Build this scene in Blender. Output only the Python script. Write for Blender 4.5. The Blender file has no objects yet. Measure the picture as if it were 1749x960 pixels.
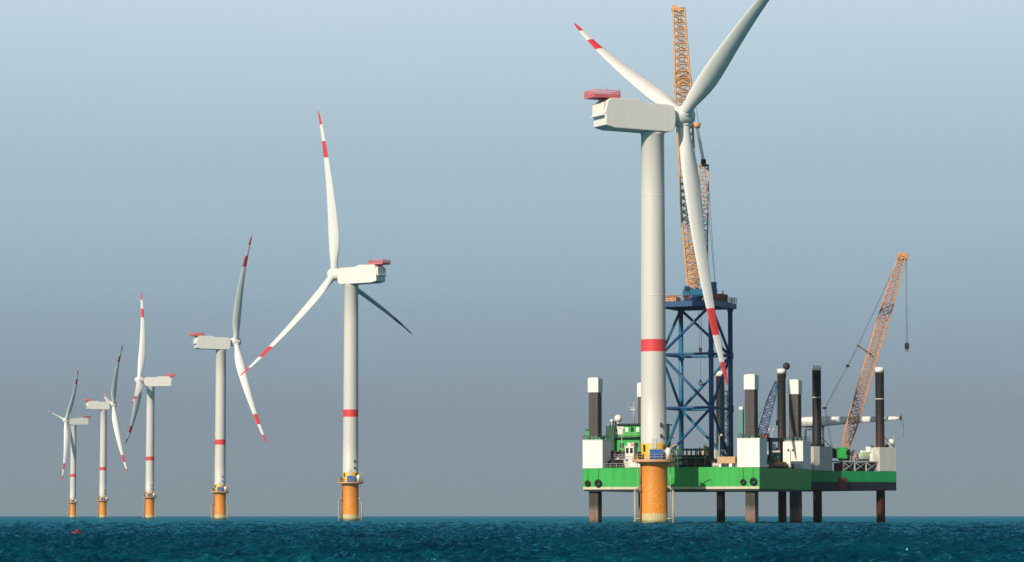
import bpy, bmesh, math, random
import numpy as np
from mathutils import Vector, Matrix

random.seed(7)
scn = bpy.context.scene
col = scn.collection
R_ = math.radians

# ------------------------------------------------------------------ camera
EYE = 1.9
FPX, CX, CY = 5200.0, 874.5, 480.0
PITCH = math.atan((880.5 - CY) / FPX)
cam = bpy.data.cameras.new('camera')
cam.sensor_width = 36.0
cam.lens = 36.0 * FPX / 1749.0
cam.clip_start = 1.0
cam.clip_end = 60000.0
cam_ob = bpy.data.objects.new('camera', cam)
cam_ob.location = (0, 0, EYE)
cam_ob.rotation_euler = (math.pi / 2 + PITCH, 0, 0)
col.objects.link(cam_ob)
scn.camera = cam_ob

# ------------------------------------------------------------------ light
SUN_AZ, SUN_EL = R_(35.0), R_(28.0)          # left of and behind the camera
S = Vector((-math.sin(SUN_AZ) * math.cos(SUN_EL), -math.cos(SUN_AZ) * math.cos(SUN_EL), math.sin(SUN_EL)))
sun = bpy.data.lights.new('sun', 'SUN')
sun.energy = 4.5
sun.angle = R_(0.5)
sun.color = (1.0, 0.87, 0.70)
sun_ob = bpy.data.objects.new('sun', sun)
sun_ob.rotation_euler = S.to_track_quat('Z', 'Y').to_euler()
sun_ob.location = (0, 0, 200)
col.objects.link(sun_ob)

scn.view_settings.view_transform = 'Standard'
scn.view_settings.look = 'None'
scn.view_settings.exposure = 0.0
scn.view_settings.gamma = 1.0
scn.view_settings.use_curve_mapping = False

world = bpy.data.worlds.new('World')
scn.world = world
world.use_nodes = True
nt = world.node_tree
nt.nodes.clear()
N = nt.nodes.new
out = N('ShaderNodeOutputWorld')
bg = N('ShaderNodeBackground'); bg.inputs['Strength'].default_value = 0.05
sky = N('ShaderNodeTexSky'); sky.sky_type = 'NISHITA'; sky.sun_disc = False
sky.sun_elevation = SUN_EL
sky.sun_rotation = math.atan2(S.x, S.y)
sky.air_density = 1.0; sky.dust_density = 1.5; sky.ozone_density = 1.5
tc = N('ShaderNodeTexCoord')
sep = N('ShaderNodeSeparateXYZ')
nt.links.new(tc.outputs['Generated'], sep.inputs[0])
# a grey-blue bank of sea haze low on the sky, thinning upward into the clear sky
noi = N('ShaderNodeTexNoise'); noi.inputs['Scale'].default_value = 5.0; noi.inputs['Detail'].default_value = 4
mp = N('ShaderNodeMapping'); mp.inputs['Scale'].default_value = (1.2, 1.2, 5.0)
nt.links.new(tc.outputs['Generated'], mp.inputs['Vector']); nt.links.new(mp.outputs[0], noi.inputs['Vector'])
nm = N('ShaderNodeMath'); nm.operation = 'MULTIPLY_ADD'; nm.inputs[1].default_value = 0.014; nm.inputs[2].default_value = -0.007
nt.links.new(noi.outputs['Fac'], nm.inputs[0])
ad = N('ShaderNodeMath'); ad.operation = 'ADD'
nt.links.new(sep.outputs['Z'], ad.inputs[0]); nt.links.new(nm.outputs[0], ad.inputs[1])
mr = N('ShaderNodeMapRange'); mr.inputs['From Min'].default_value = 0.0; mr.inputs['From Max'].default_value = 0.20
nt.links.new(ad.outputs[0], mr.inputs['Value'])
ramp = N('ShaderNodeValToRGB'); ramp.color_ramp.interpolation = 'CARDINAL'
def srgb(r, g, b):
    def c(v):
        v /= 255.0
        return v / 12.92 if v <= 0.04045 else ((v + 0.055) / 1.055) ** 2.4
    return (c(r), c(g), c(b), 1.0)
stops = [(0.0, srgb(122, 142, 151)), (0.10, srgb(125, 144, 157)), (0.20, srgb(133, 152, 166)),
         (0.34, srgb(147, 170, 185)), (0.47, srgb(159, 185, 199)), (0.62, srgb(171, 195, 208)),
         (0.80, srgb(190, 211, 225)), (1.0, srgb(203, 219, 232))]
els = ramp.color_ramp.elements
els[0].position = stops[0][0]; els[0].color = stops[0][1]
els[1].position = stops[-1][0]; els[1].color = stops[-1][1]
for p, c in stops[1:-1]:
    e = els.new(p); e.color = c
nt.links.new(mr.outputs[0], ramp.inputs['Fac'])
sc10 = N('ShaderNodeVectorMath'); sc10.operation = 'SCALE'; sc10.inputs['Scale'].default_value = 1 / 0.05
nt.links.new(ramp.outputs['Color'], sc10.inputs[0])
mr2 = N('ShaderNodeMapRange'); mr2.interpolation_type = 'SMOOTHSTEP'
mr2.inputs['From Min'].default_value = 0.17; mr2.inputs['From Max'].default_value = 0.32
nt.links.new(sep.outputs['Z'], mr2.inputs['Value'])
mix = N('ShaderNodeMix'); mix.data_type = 'RGBA'
nt.links.new(mr2.outputs[0], mix.inputs['Factor'])
nt.links.new(sc10.outputs[0], mix.inputs['A']); nt.links.new(sky.outputs[0], mix.inputs['B'])
nt.links.new(mix.outputs['Result'], bg.inputs['Color'])
nt.links.new(bg.outputs[0], out.inputs['Surface'])

# ------------------------------------------------------------------ helpers
FWD = Vector((0, math.cos(PITCH), math.sin(PITCH)))
UPV = Vector((0, -math.sin(PITCH), math.cos(PITCH)))
def at(px, py, Y):
    """world point that stands Y metres out to sea on the line of sight of a spot measured in the photo"""
    d = FWD * FPX + Vector((1, 0, 0)) * (px - CX) + UPV * (CY - py)
    d *= Y / d.y
    return Vector((d.x, d.y, d.z + EYE))

def tag(o, label=None, cat=None, group=None, kind=None):
    if label: o['label'] = label
    if cat: o['category'] = cat
    if group: o['group'] = group
    if kind: o['kind'] = kind
    return o

def thing(name, label, cat, loc=(0, 0, 0), rz=0.0, group=None):
    o = bpy.data.objects.new(name, None)
    o.empty_display_size = 1.0
    col.objects.link(o)
    o.location = loc
    o.rotation_euler = (0, 0, rz)
    return tag(o, label, cat, group)

class MB:
    """collects shapes into one mesh"""
    def __init__(s):
        s.v = []; s.f = []; s.m = []; s.sm = []
    def add(s, vs, fs, mi=0, smooth=False):
        b = len(s.v)
        s.v += [tuple(v) for v in vs]
        for f in fs:
            s.f.append(tuple(i + b for i in f)); s.m.append(mi); s.sm.append(smooth)
        return s
    def box(s, lo, hi, mi=0, bev=0.0, M=None):
        x0, y0, z0 = lo; x1, y1, z1 = hi
        if bev <= 0:
            vs = [(x0, y0, z0), (x1, y0, z0), (x1, y1, z0), (x0, y1, z0), (x0, y0, z1), (x1, y0, z1), (x1, y1, z1), (x0, y1, z1)]
            fs = [(0, 3, 2, 1), (4, 5, 6, 7), (0, 1, 5, 4), (1, 2, 6, 5), (2, 3, 7, 6), (3, 0, 4, 7)]
        else:
            b = min(bev, (x1 - x0) * .45, (y1 - y0) * .45, (z1 - z0) * .45)
            vs = []; idx = {}
            for ix, (xa, xs) in enumerate(((x0, 1), (x1, -1))):
                for iy, (ya, ys) in enumerate(((y0, 1), (y1, -1))):
                    for iz, (za, zs) in enumerate(((z0, 1), (z1, -1))):
                        for a in range(3):
                            p = [xa + xs * b, ya + ys * b, za + zs * b]
                            p[a] = (xa, ya, za)[a]
                            idx[(ix, iy, iz, a)] = len(vs); vs.append(tuple(p))
            fs = []
            for a in range(3):
                o1, o2 = [(1, 2), (0, 2), (0, 1)][a]
                for e in (0, 1):
                    q = []
                    for (u, w) in ((0, 0), (1, 0), (1, 1), (0, 1)):
                        k = [0, 0, 0]; k[a] = e; k[o1] = u; k[o2] = w
                        q.append(idx[(k[0], k[1], k[2], a)])
                    fs.append(tuple(q))
            for a in range(3):
                o1, o2 = [(1, 2), (0, 2), (0, 1)][a]
                for u in (0, 1):
                    for w in (0, 1):
                        k0 = [0, 0, 0]; k0[o1] = u; k0[o2] = w
                        k1 = list(k0); k1[a] = 1
                        fs.append((idx[(*k0, o1)], idx[(*k1, o1)], idx[(*k1, o2)], idx[(*k0, o2)]))
            for ix in (0, 1):
                for iy in (0, 1):
                    for iz in (0, 1):
                        fs.append((idx[(ix, iy, iz, 0)], idx[(ix, iy, iz, 1)], idx[(ix, iy, iz, 2)]))
        if M is not None: vs = [M @ Vector(v) for v in vs]
        return s.add(vs, fs, mi)
    def tube(s, a, b, r0, r1=None, n=8, mi=0, caps=True, smooth=True):
        a = Vector(a); b = Vector(b); r1 = r0 if r1 is None else r1
        d = (b - a)
        if d.length < 1e-6: return s
        d.normalize()
        u = d.orthogonal().normalized(); w = d.cross(u)
        ph = math.pi / n
        vs = []
        for p, r in ((a, r0), (b, r1)):
            for k in range(n):
                t = 2 * math.pi * k / n + ph
                vs.append(p + u * (r * math.cos(t)) + w * (r * math.sin(t)))
        s.add(vs, [(k, (k + 1) % n, n + (k + 1) % n, n + k) for k in range(n)], mi, smooth)
        if caps:
            s.add(vs[:n], [tuple(range(n - 1, -1, -1))], mi); s.add(vs[n:], [tuple(range(n))], mi)
        return s
    def path(s, pts, r, n=6, mi=0):
        for a, b in zip(pts[:-1], pts[1:]): s.tube(a, b, r, n=n, mi=mi)
        return s
    def lathe(s, prof, n=32, mi=0, M=None, smooth=True, mis=None):
        """prof: list of (r, z) from bottom to top"""
        vs = []
        for r, z in prof:
            for k in range(n):
                t = 2 * math.pi * k / n
                vs.append(Vector((r * math.cos(t), r * math.sin(t), z)))
        if M is not None: vs = [M @ v for v in vs]
        for j in range(len(prof) - 1):
            m = mis[j] if mis else mi
            b = len(s.v)
            ring = vs[j * n:(j + 2) * n]
            s.add(ring, [(k, (k + 1) % n, n + (k + 1) % n, n + k) for k in range(n)], m, smooth)
        s.add(vs[:n], [tuple(range(n - 1, -1, -1))], mis[0] if mis else mi)
        s.add(vs[-n:], [tuple(range(n))], mis[-1] if mis else mi)
        return s
    def ball(s, c, r, mi=0, n=16, m=10, sq=(1, 1, 1)):
        prof = [(r * math.sin(math.pi * j / m) + 1e-4, -r * math.cos(math.pi * j / m)) for j in range(m + 1)]
        M = Matrix.Translation(c) @ Matrix.Diagonal((*sq, 1))
        return s.lathe(prof, n, mi, M)
    def torus(s, c, ax, R, r, mi=0, n=24, m=10):
        ax = Vector(ax).normalized(); u = ax.orthogonal().normalized(); w = ax.cross(u); c = Vector(c)
        vs = []
        for i in range(n):
            t = 2 * math.pi * i / n; dr = u * math.cos(t) + w * math.sin(t)
            for j in range(m):
                q = 2 * math.pi * j / m
                vs.append(c + dr * (R + r * math.cos(q)) + ax * (r * math.sin(q)))
        fs = [(i * m + j, ((i + 1) % n) * m + j, ((i + 1) % n) * m + (j + 1) % m, i * m + (j + 1) % m) for i in range(n) for j in range(m)]
        return s.add(vs, fs, mi, True)
    def lattice(s, A, B, prof, bays, rc, rb, side, mi=0, mb=None, cross=False):
        """four-chord lattice boom from A to B; prof = [(t, width across, width deep)]"""
        A = Vector(A); B = Vector(B); d = (B - A).normalized()
        sx = Vector(side); sx = (sx - d * sx.dot(d)).normalized(); sy = d.cross(sx)
        mb = mi if mb is None else mb
        def wid(t):
            for (t0, a0, b0), (t1, a1, b1) in zip(prof[:-1], prof[1:]):
                if t0 <= t <= t1:
                    q = (t - t0) / (t1 - t0); return a0 + (a1 - a0) * q, b0 + (b1 - b0) * q
            return prof[-1][1:]
        rings = []
        for k in range(bays + 1):
            t = k / bays; a, b = wid(t); c = A.lerp(B, t)
            rings.append([c + sx * (i * a / 2) + sy * (j * b / 2) for i, j in ((-1, -1), (1, -1), (1, 1), (-1, 1))])
        for k in range(bays):
            for i in range(4):
                s.tube(rings[k][i], rings[k + 1][i], rc, n=6, mi=mi, caps=False)
                j = (i + 1) % 4
                s.tube(rings[k][i], rings[k][j], rb, n=5, mi=mb, caps=False)
                if (k + i) % 2: s.tube(rings[k][i], rings[k + 1][j], rb, n=5, mi=mb, caps=False)
                else: s.tube(rings[k][j], rings[k + 1][i], rb, n=5, mi=mb, caps=False)
                if cross and i in (0, 2):
                    if (k + i) % 2: s.tube(rings[k][j], rings[k + 1][i], rb, n=5, mi=mb, caps=False)
                    else: s.tube(rings[k][i], rings[k + 1][j], rb, n=5, mi=mb, caps=False)
        for i in range(4): s.tube(rings[-1][i], rings[-1][(i + 1) % 4], rb, n=5, mi=mb)
        return s
    def rail(s, pts, h=1.1, r=0.035, post=1.6, close=False, mi=0, rows=2):
        pts = [Vector(p) for p in pts]
        if close: pts = pts + [pts[0]]
        up = Vector((0, 0, 1))
        for a, b in zip(pts[:-1], pts[1:]):
            for k in range(1, rows + 1):
                s.tube(a + up * (h * k / rows), b + up * (h * k / rows), r, n=5, mi=mi)
            n = max(1, int(round((b - a).length / post)))
            for k in range(n + (0 if close else 1)):
                p = a.lerp(b, k / n); s.tube(p, p + up * h, r, n=5, mi=mi)
        return s
    def build(s, name, mats, parent=None, bevel=0.0):
        me = bpy.data.meshes.new(name)
        me.from_pydata(s.v, [], s.f)
        if not isinstance(mats, (list, tuple)): mats = [mats]
        for m in mats: me.materials.append(m)
        me.polygons.foreach_set('material_index', s.m)
        me.polygons.foreach_set('use_smooth', s.sm)
        bm = bmesh.new(); bm.from_mesh(me)
        bmesh.ops.remove_doubles(bm, verts=bm.verts, dist=1e-5)
        bmesh.ops.recalc_face_normals(bm, faces=bm.faces)
        if bevel > 0:
            es = [e for e in bm.edges if len(e.link_faces) == 2 and e.calc_face_angle(0) > 0.6]
            bmesh.ops.bevel(bm, geom=es, offset=bevel, segments=2, profile=0.6, affect='EDGES', clamp_overlap=True)
        bm.to_mesh(me); bm.free()
        me.update()
        o = bpy.data.objects.new(name, me)
        col.objects.link(o)
        if parent is not None: o.parent = parent
        return o

def build_split(mb, name, mats, parent=None):
    """links every separate piece collected in mb as an object of its own"""
    par = list(range(len(mb.v)))
    def find(a):
        while par[a] != a:
            par[a] = par[par[a]]; a = par[a]
        return a
    key = {}
    for i, p in enumerate(mb.v):
        k = tuple(round(c, 4) for c in p)
        if k in key: par[find(i)] = find(key[k])
        else: key[k] = i
    for f in mb.f:
        for i in f[1:]: par[find(i)] = find(f[0])
    groups = {}
    for fi, f in enumerate(mb.f): groups.setdefault(find(f[0]), []).append(fi)
    res = []
    for fs in groups.values():
        q = MB(); mp_ = {}
        for fi in fs:
            ids = []
            for i in mb.f[fi]:
                if i not in mp_: mp_[i] = len(q.v); q.v.append(mb.v[i])
                ids.append(mp_[i])
            q.f.append(tuple(ids)); q.m.append(mb.m[fi]); q.sm.append(mb.sm[fi])
        res.append(q.build(name, mats, parent))
    return res

def clone_tree(o, parent=None):
    c = o.copy(); col.objects.link(c)
    c.parent = parent
    for ch in list(o.children): clone_tree(ch, c)
    return c

# ------------------------------------------------------------------ materials
def mat(name, rgb, rough=0.5, var=0.10, scale=1.5, metal=0.0, dirt=None, dirt_amt=0.35, streak=False, bump=0.0, spec=0.4):
    m = bpy.data.materials.new(name); m.use_nodes = True
    t = m.node_tree; b = t.nodes['Principled BSDF']
    b.inputs['Roughness'].default_value = rough
    b.inputs['Metallic'].default_value = metal
    b.inputs['Specular IOR Level'].default_value = spec
    c = t.nodes.new('ShaderNodeTexCoord')
    n = t.nodes.new('ShaderNodeTexNoise'); n.inputs['Scale'].default_value = scale; n.inputs['Detail'].default_value = 6
    n.inputs['Roughness'].default_value = 0.65
    src = c.outputs['Object']
    if streak:
        mpn = t.nodes.new('ShaderNodeMapping'); mpn.inputs['Scale'].default_value = (1.0, 1.0, 0.12)
        t.links.new(src, mpn.inputs['Vector']); src2 = mpn.outputs[0]
    else: src2 = src
    t.links.new(src2, n.inputs['Vector'])
    r = t.nodes.new('ShaderNodeValToRGB')
    e = r.color_ramp.elements
    e[0].position = 0.3; e[1].position = 0.7
    e[0].color = (*[max(0, k * (1 - var)) for k in rgb], 1); e[1].color = (*[min(1, k * (1 + var)) for k in rgb], 1)
    t.links.new(n.outputs['Fac'], r.inputs['Fac'])
    last = r.outputs['Color']
    if dirt:
        n2 = t.nodes.new('ShaderNodeTexNoise'); n2.inputs['Scale'].default_value = scale * 2.3; n2.inputs['Detail'].default_value = 8
        n2.inputs['Roughness'].default_value = 0.7
        t.links.new(src2, n2.inputs['Vector'])
        r2 = t.nodes.new('ShaderNodeMapRange'); r2.inputs['From Min'].default_value = 0.52; r2.inputs['From Max'].default_value = 0.72
        r2.inputs['To Max'].default_value = dirt_amt
        t.links.new(n2.outputs['Fac'], r2.inputs['Value'])
        mx = t.nodes.new('ShaderNodeMix'); mx.data_type = 'RGBA'
        mx.inputs['B'].default_value = (*dirt, 1)
        t.links.new(r2.outputs[0], mx.inputs['Factor']); t.links.new(last, mx.inputs['A'])
        last = mx.outputs['Result']
    t.links.new(last, b.inputs['Base Color'])
    if bump > 0:
        bp = t.nodes.new('ShaderNodeBump'); bp.inputs['Strength'].default_value = bump; bp.inputs['Distance'].default_value = 0.1
        t.links.new(n.outputs['Fac'], bp.inputs['Height']); t.links.new(bp.outputs[0], b.inputs['Normal'])
    return m

def zmat(name, stops, rough=0.6, wob=0.6, scale=0.8, var=0.12, zscale=1.0):
    """paint and tide stains that change with height (object z, metres): stops = [(z, rgb)] over z0..z1"""
    m = mat(name, (1, 1, 1), rough)
    t = m.node_tree; b = t.nodes['Principled BSDF']
    for l in list(b.inputs['Base Color'].links): t.links.remove(l)
    c = t.nodes.new('ShaderNodeTexCoord'); sp = t.nodes.new('ShaderNodeSeparateXYZ')
    t.links.new(c.outputs['Object'], sp.inputs[0])
    n = t.nodes.new('ShaderNodeTexNoise'); n.inputs['Scale'].default_value = scale; n.inputs['Detail'].default_value = 7
    n.inputs['Roughness'].default_value = 0.7
    mpn = t.nodes.new('ShaderNodeMapping'); mpn.inputs['Scale'].default_value = (1, 1, 0.35)
    t.links.new(c.outputs['Object'], mpn.inputs['Vector']); t.links.new(mpn.outputs[0], n.inputs['Vector'])
    ma = t.nodes.new('ShaderNodeMath'); ma.operation = 'MULTIPLY_ADD'; ma.inputs[1].default_value = wob * 2
    t.links.new(n.outputs['Fac'], ma.inputs[0])
    sub = t.nodes.new('ShaderNodeMath'); sub.operation = 'SUBTRACT'; sub.inputs[1].default_value = wob
    t.links.new(sp.outputs['Z'], sub.inputs[0]); t.links.new(sub.outputs[0], ma.inputs[2])
    z0, z1 = stops[0][0], stops[-1][0]
    mr = t.nodes.new('ShaderNodeMapRange'); mr.inputs['From Min'].default_value = z0; mr.inputs['From Max'].default_value = z1
    t.links.new(ma.outputs[0], mr.inputs['Value'])
    r = t.nodes.new('ShaderNodeValToRGB'); e = r.color_ramp.elements
    e[0].position = 0; e[0].color = (*stops[0][1], 1); e[1].position = 1; e[1].color = (*stops[-1][1], 1)
    for z, cc in stops[1:-1]:
        k = e.new((z - z0) / (z1 - z0)); k.color = (*cc, 1)
    t.links.new(mr.outputs[0], r.inputs['Fac'])
    mx = t.nodes.new('ShaderNodeMix'); mx.data_type = 'RGBA'; mx.blend_type = 'MULTIPLY'; mx.inputs['Factor'].default_value = 1
    n2 = t.nodes.new('ShaderNodeTexNoise'); n2.inputs['Scale'].default_value = 2.5; n2.inputs['Detail'].default_value = 6
    t.links.new(c.outputs['Object'], n2.inputs['Vector'])
    mr3 = t.nodes.new('ShaderNodeMapRange'); mr3.inputs['From Min'].default_value = 0.3; mr3.inputs['From Max'].default_value = 0.7
    mr3.inputs['To Min'].default_value = 1 - var * 2; mr3.inputs['To Max'].default_value = 1
    t.links.new(n2.outputs['Fac'], mr3.inputs['Value'])
    t.links.new(r.outputs['Color'], mx.inputs['A']); t.links.new(mr3.outputs[0], mx.inputs['B'])
    t.links.new(mx.outputs['Result'], b.inputs['Base Color'])
    return m

RUST = (0.16, 0.055, 0.025)
M = {}
M['tower'] = mat('tower_paint', (0.60, 0.585, 0.545), 0.45, 0.03, 0.25, dirt=(0.40, 0.37, 0.31), dirt_amt=0.10, streak=True)
M['nacelle'] = mat('nacelle_paint', (0.74, 0.73, 0.69), 0.45, 0.03, 0.5, dirt=(0.45, 0.42, 0.37), dirt_amt=0.12, streak=True)
M['blade'] = mat('blade_gelcoat', (0.77, 0.77, 0.75), 0.38, 0.03, 0.4)
M['red'] = mat('signal_red_paint', (0.70, 0.055, 0.06), 0.45, 0.06, 0.8)
M['red_rail'] = mat('red_rail_paint', (0.68, 0.17, 0.19), 0.5, 0.1, 1.0)
M['yellow_tp'] = zmat('transition_piece_paint', [(-2, (0.05, 0.06, 0.03)), (0.0, (0.10, 0.11, 0.05)), (0.55, (0.24, 0.22, 0.11)), (1.0, (0.58, 0.48, 0.23)), (2.2, (0.64, 0.52, 0.30)), (2.5, (0.80, 0.30, 0.035)), (8, (0.78, 0.28, 0.03)), (14.5, (0.72, 0.25, 0.03))], 0.55, 0.35, 0.7, 0.17)
M['yellow'] = mat('yellow_paint', (0.74, 0.44, 0.05), 0.5, 0.08, 1.0)
M['platform'] = mat('platform_paint', (0.62, 0.33, 0.17), 0.6, 0.12, 1.0, dirt=RUST, dirt_amt=0.4)
M['galv'] = mat('galvanised_steel', (0.50, 0.49, 0.46), 0.5, 0.12, 1.0)
M['weathered'] = mat('weathered_tube_paint', (0.42, 0.37, 0.28), 0.55, 0.15, 0.8, dirt=RUST, dirt_amt=0.4, streak=True)
M['blue_box'] = mat('blue_enamel', (0.03, 0.13, 0.42), 0.45, 0.12, 1.0)
M['white'] = mat('white_paint', (0.80, 0.78, 0.73), 0.5, 0.03, 0.6, dirt=(0.50, 0.40, 0.30), dirt_amt=0.14, streak=True)
M['offwhite'] = mat('offwhite_and_shaded_white', (0.55, 0.54, 0.50), 0.55, 0.07, 0.6, dirt=(0.30, 0.22, 0.15), dirt_amt=0.3, streak=True)
M['green'] = mat('green_hull_paint', (0.024, 0.38, 0.06), 0.5, 0.12, 0.35, dirt=(0.035, 0.13, 0.04), dirt_amt=0.6, streak=True)
M['green2'] = mat('green_hull_dim_tone', (0.010, 0.30, 0.09), 0.5, 0.12, 0.5, dirt=(0.02, 0.12, 0.05), dirt_amt=0.5, streak=True)  # second hull, green darkened for the grazing sun on its front
M['darkgreen'] = mat('dark_green_and_shaded_green', (0.015, 0.075, 0.045), 0.5, 0.2, 0.8)
M['cream'] = mat('cream_boot_stripe', (0.62, 0.56, 0.40), 0.55, 0.12, 0.5, dirt=RUST, dirt_amt=0.4, streak=True)
M['black'] = mat('black_hull_paint', (0.012, 0.018, 0.026), 0.5, 0.25, 0.5, dirt=(0.05, 0.03, 0.025), dirt_amt=0.5, streak=True)
M['deck'] = mat('deck_steel', (0.07, 0.10, 0.075), 0.75, 0.25, 0.5, dirt=RUST, dirt_amt=0.5)
M['rubber'] = mat('tyre_rubber', (0.014, 0.014, 0.015), 0.75, 0.25, 2.0)
M['leg'] = zmat('jack_leg_steel', [(-3, (0.03, 0.035, 0.03)), (0.3, (0.09, 0.07, 0.05)), (1.2, (0.30, 0.17, 0.12)), (2.9, (0.26, 0.18, 0.15)), (4.4, (0.055, 0.048, 0.046)), (14, (0.085, 0.072, 0.066)), (32, (0.095, 0.085, 0.08))], 0.65, 0.8, 0.9, 0.25)
M['roundleg'] = zmat('round_leg_steel', [(-3, (0.012, 0.012, 0.012)), (0.5, (0.02, 0.016, 0.014)), (6, (0.015, 0.014, 0.015)), (16, (0.014, 0.014, 0.016)), (40, (0.02, 0.02, 0.022))], 0.6, 1.0, 0.8, 0.3)
M['rustleg'] = zmat('rusty_leg_steel', [(-3, (0.02, 0.015, 0.012)), (0.4, (0.14, 0.03, 0.018)), (4.0, (0.16, 0.035, 0.02)), (6, (0.02, 0.015, 0.014)), (18, (0.10, 0.03, 0.022)), (24, (0.035, 0.02, 0.018)), (28, (0.018, 0.018, 0.02)), (40, (0.022, 0.022, 0.024))], 0.65, 1.6, 0.8, 0.3)
M['navy'] = mat('navy_and_shaded_blue', (0.014, 0.075, 0.205), 0.45, 0.2, 0.5, dirt=(0.02, 0.05, 0.09), dirt_amt=0.5, streak=True)
M['blue_steel'] = mat('blue_steel_and_sunlit_blue', (0.015, 0.15, 0.28), 0.45, 0.15, 0.5, dirt=(0.03, 0.05, 0.08), dirt_amt=0.5)
M['orange'] = mat('orange_crane_paint', (0.66, 0.36, 0.165), 0.5, 0.12, 0.6, dirt=(0.40, 0.13, 0.04), dirt_amt=0.4)
M['orange_pale'] = mat('faded_orange_paint', (0.60, 0.30, 0.15), 0.55, 0.12, 0.6, dirt=(0.32, 0.12, 0.06), dirt_amt=0.5)
M['brown'] = mat('rust_brown_paint', (0.24, 0.10, 0.055), 0.65, 0.2, 0.8)
M['dark'] = mat('dark_machinery', (0.022, 0.026, 0.03), 0.55, 0.3, 0.8)
M['cable'] = mat('steel_cable', (0.10, 0.11, 0.12), 0.5, 0.1, 2.0)
M['tan'] = mat('tan_plywood', (0.56, 0.36, 0.19), 0.7, 0.12, 0.8)
M['maroon'] = mat('maroon_paint', (0.17, 0.025, 0.035), 0.55, 0.2, 0.8)
M['glass'] = mat('dark_glass', (0.02, 0.03, 0.035), 0.12, 0.05, 1.0, spec=0.6)
M['hiviz'] = mat('orange_raft_cover', (0.80, 0.28, 0.02), 0.6, 0.1, 1.0)
M['pale_green'] = mat('pale_green_paint', (0.36, 0.48, 0.33), 0.55, 0.12, 1.0)
M['pink'] = mat('faded_red_primer', (0.62, 0.38, 0.32), 0.6, 0.12, 1.0)
M['teal'] = mat('teal_paint', (0.09, 0.27, 0.20), 0.5, 0.12, 1.0)

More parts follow.
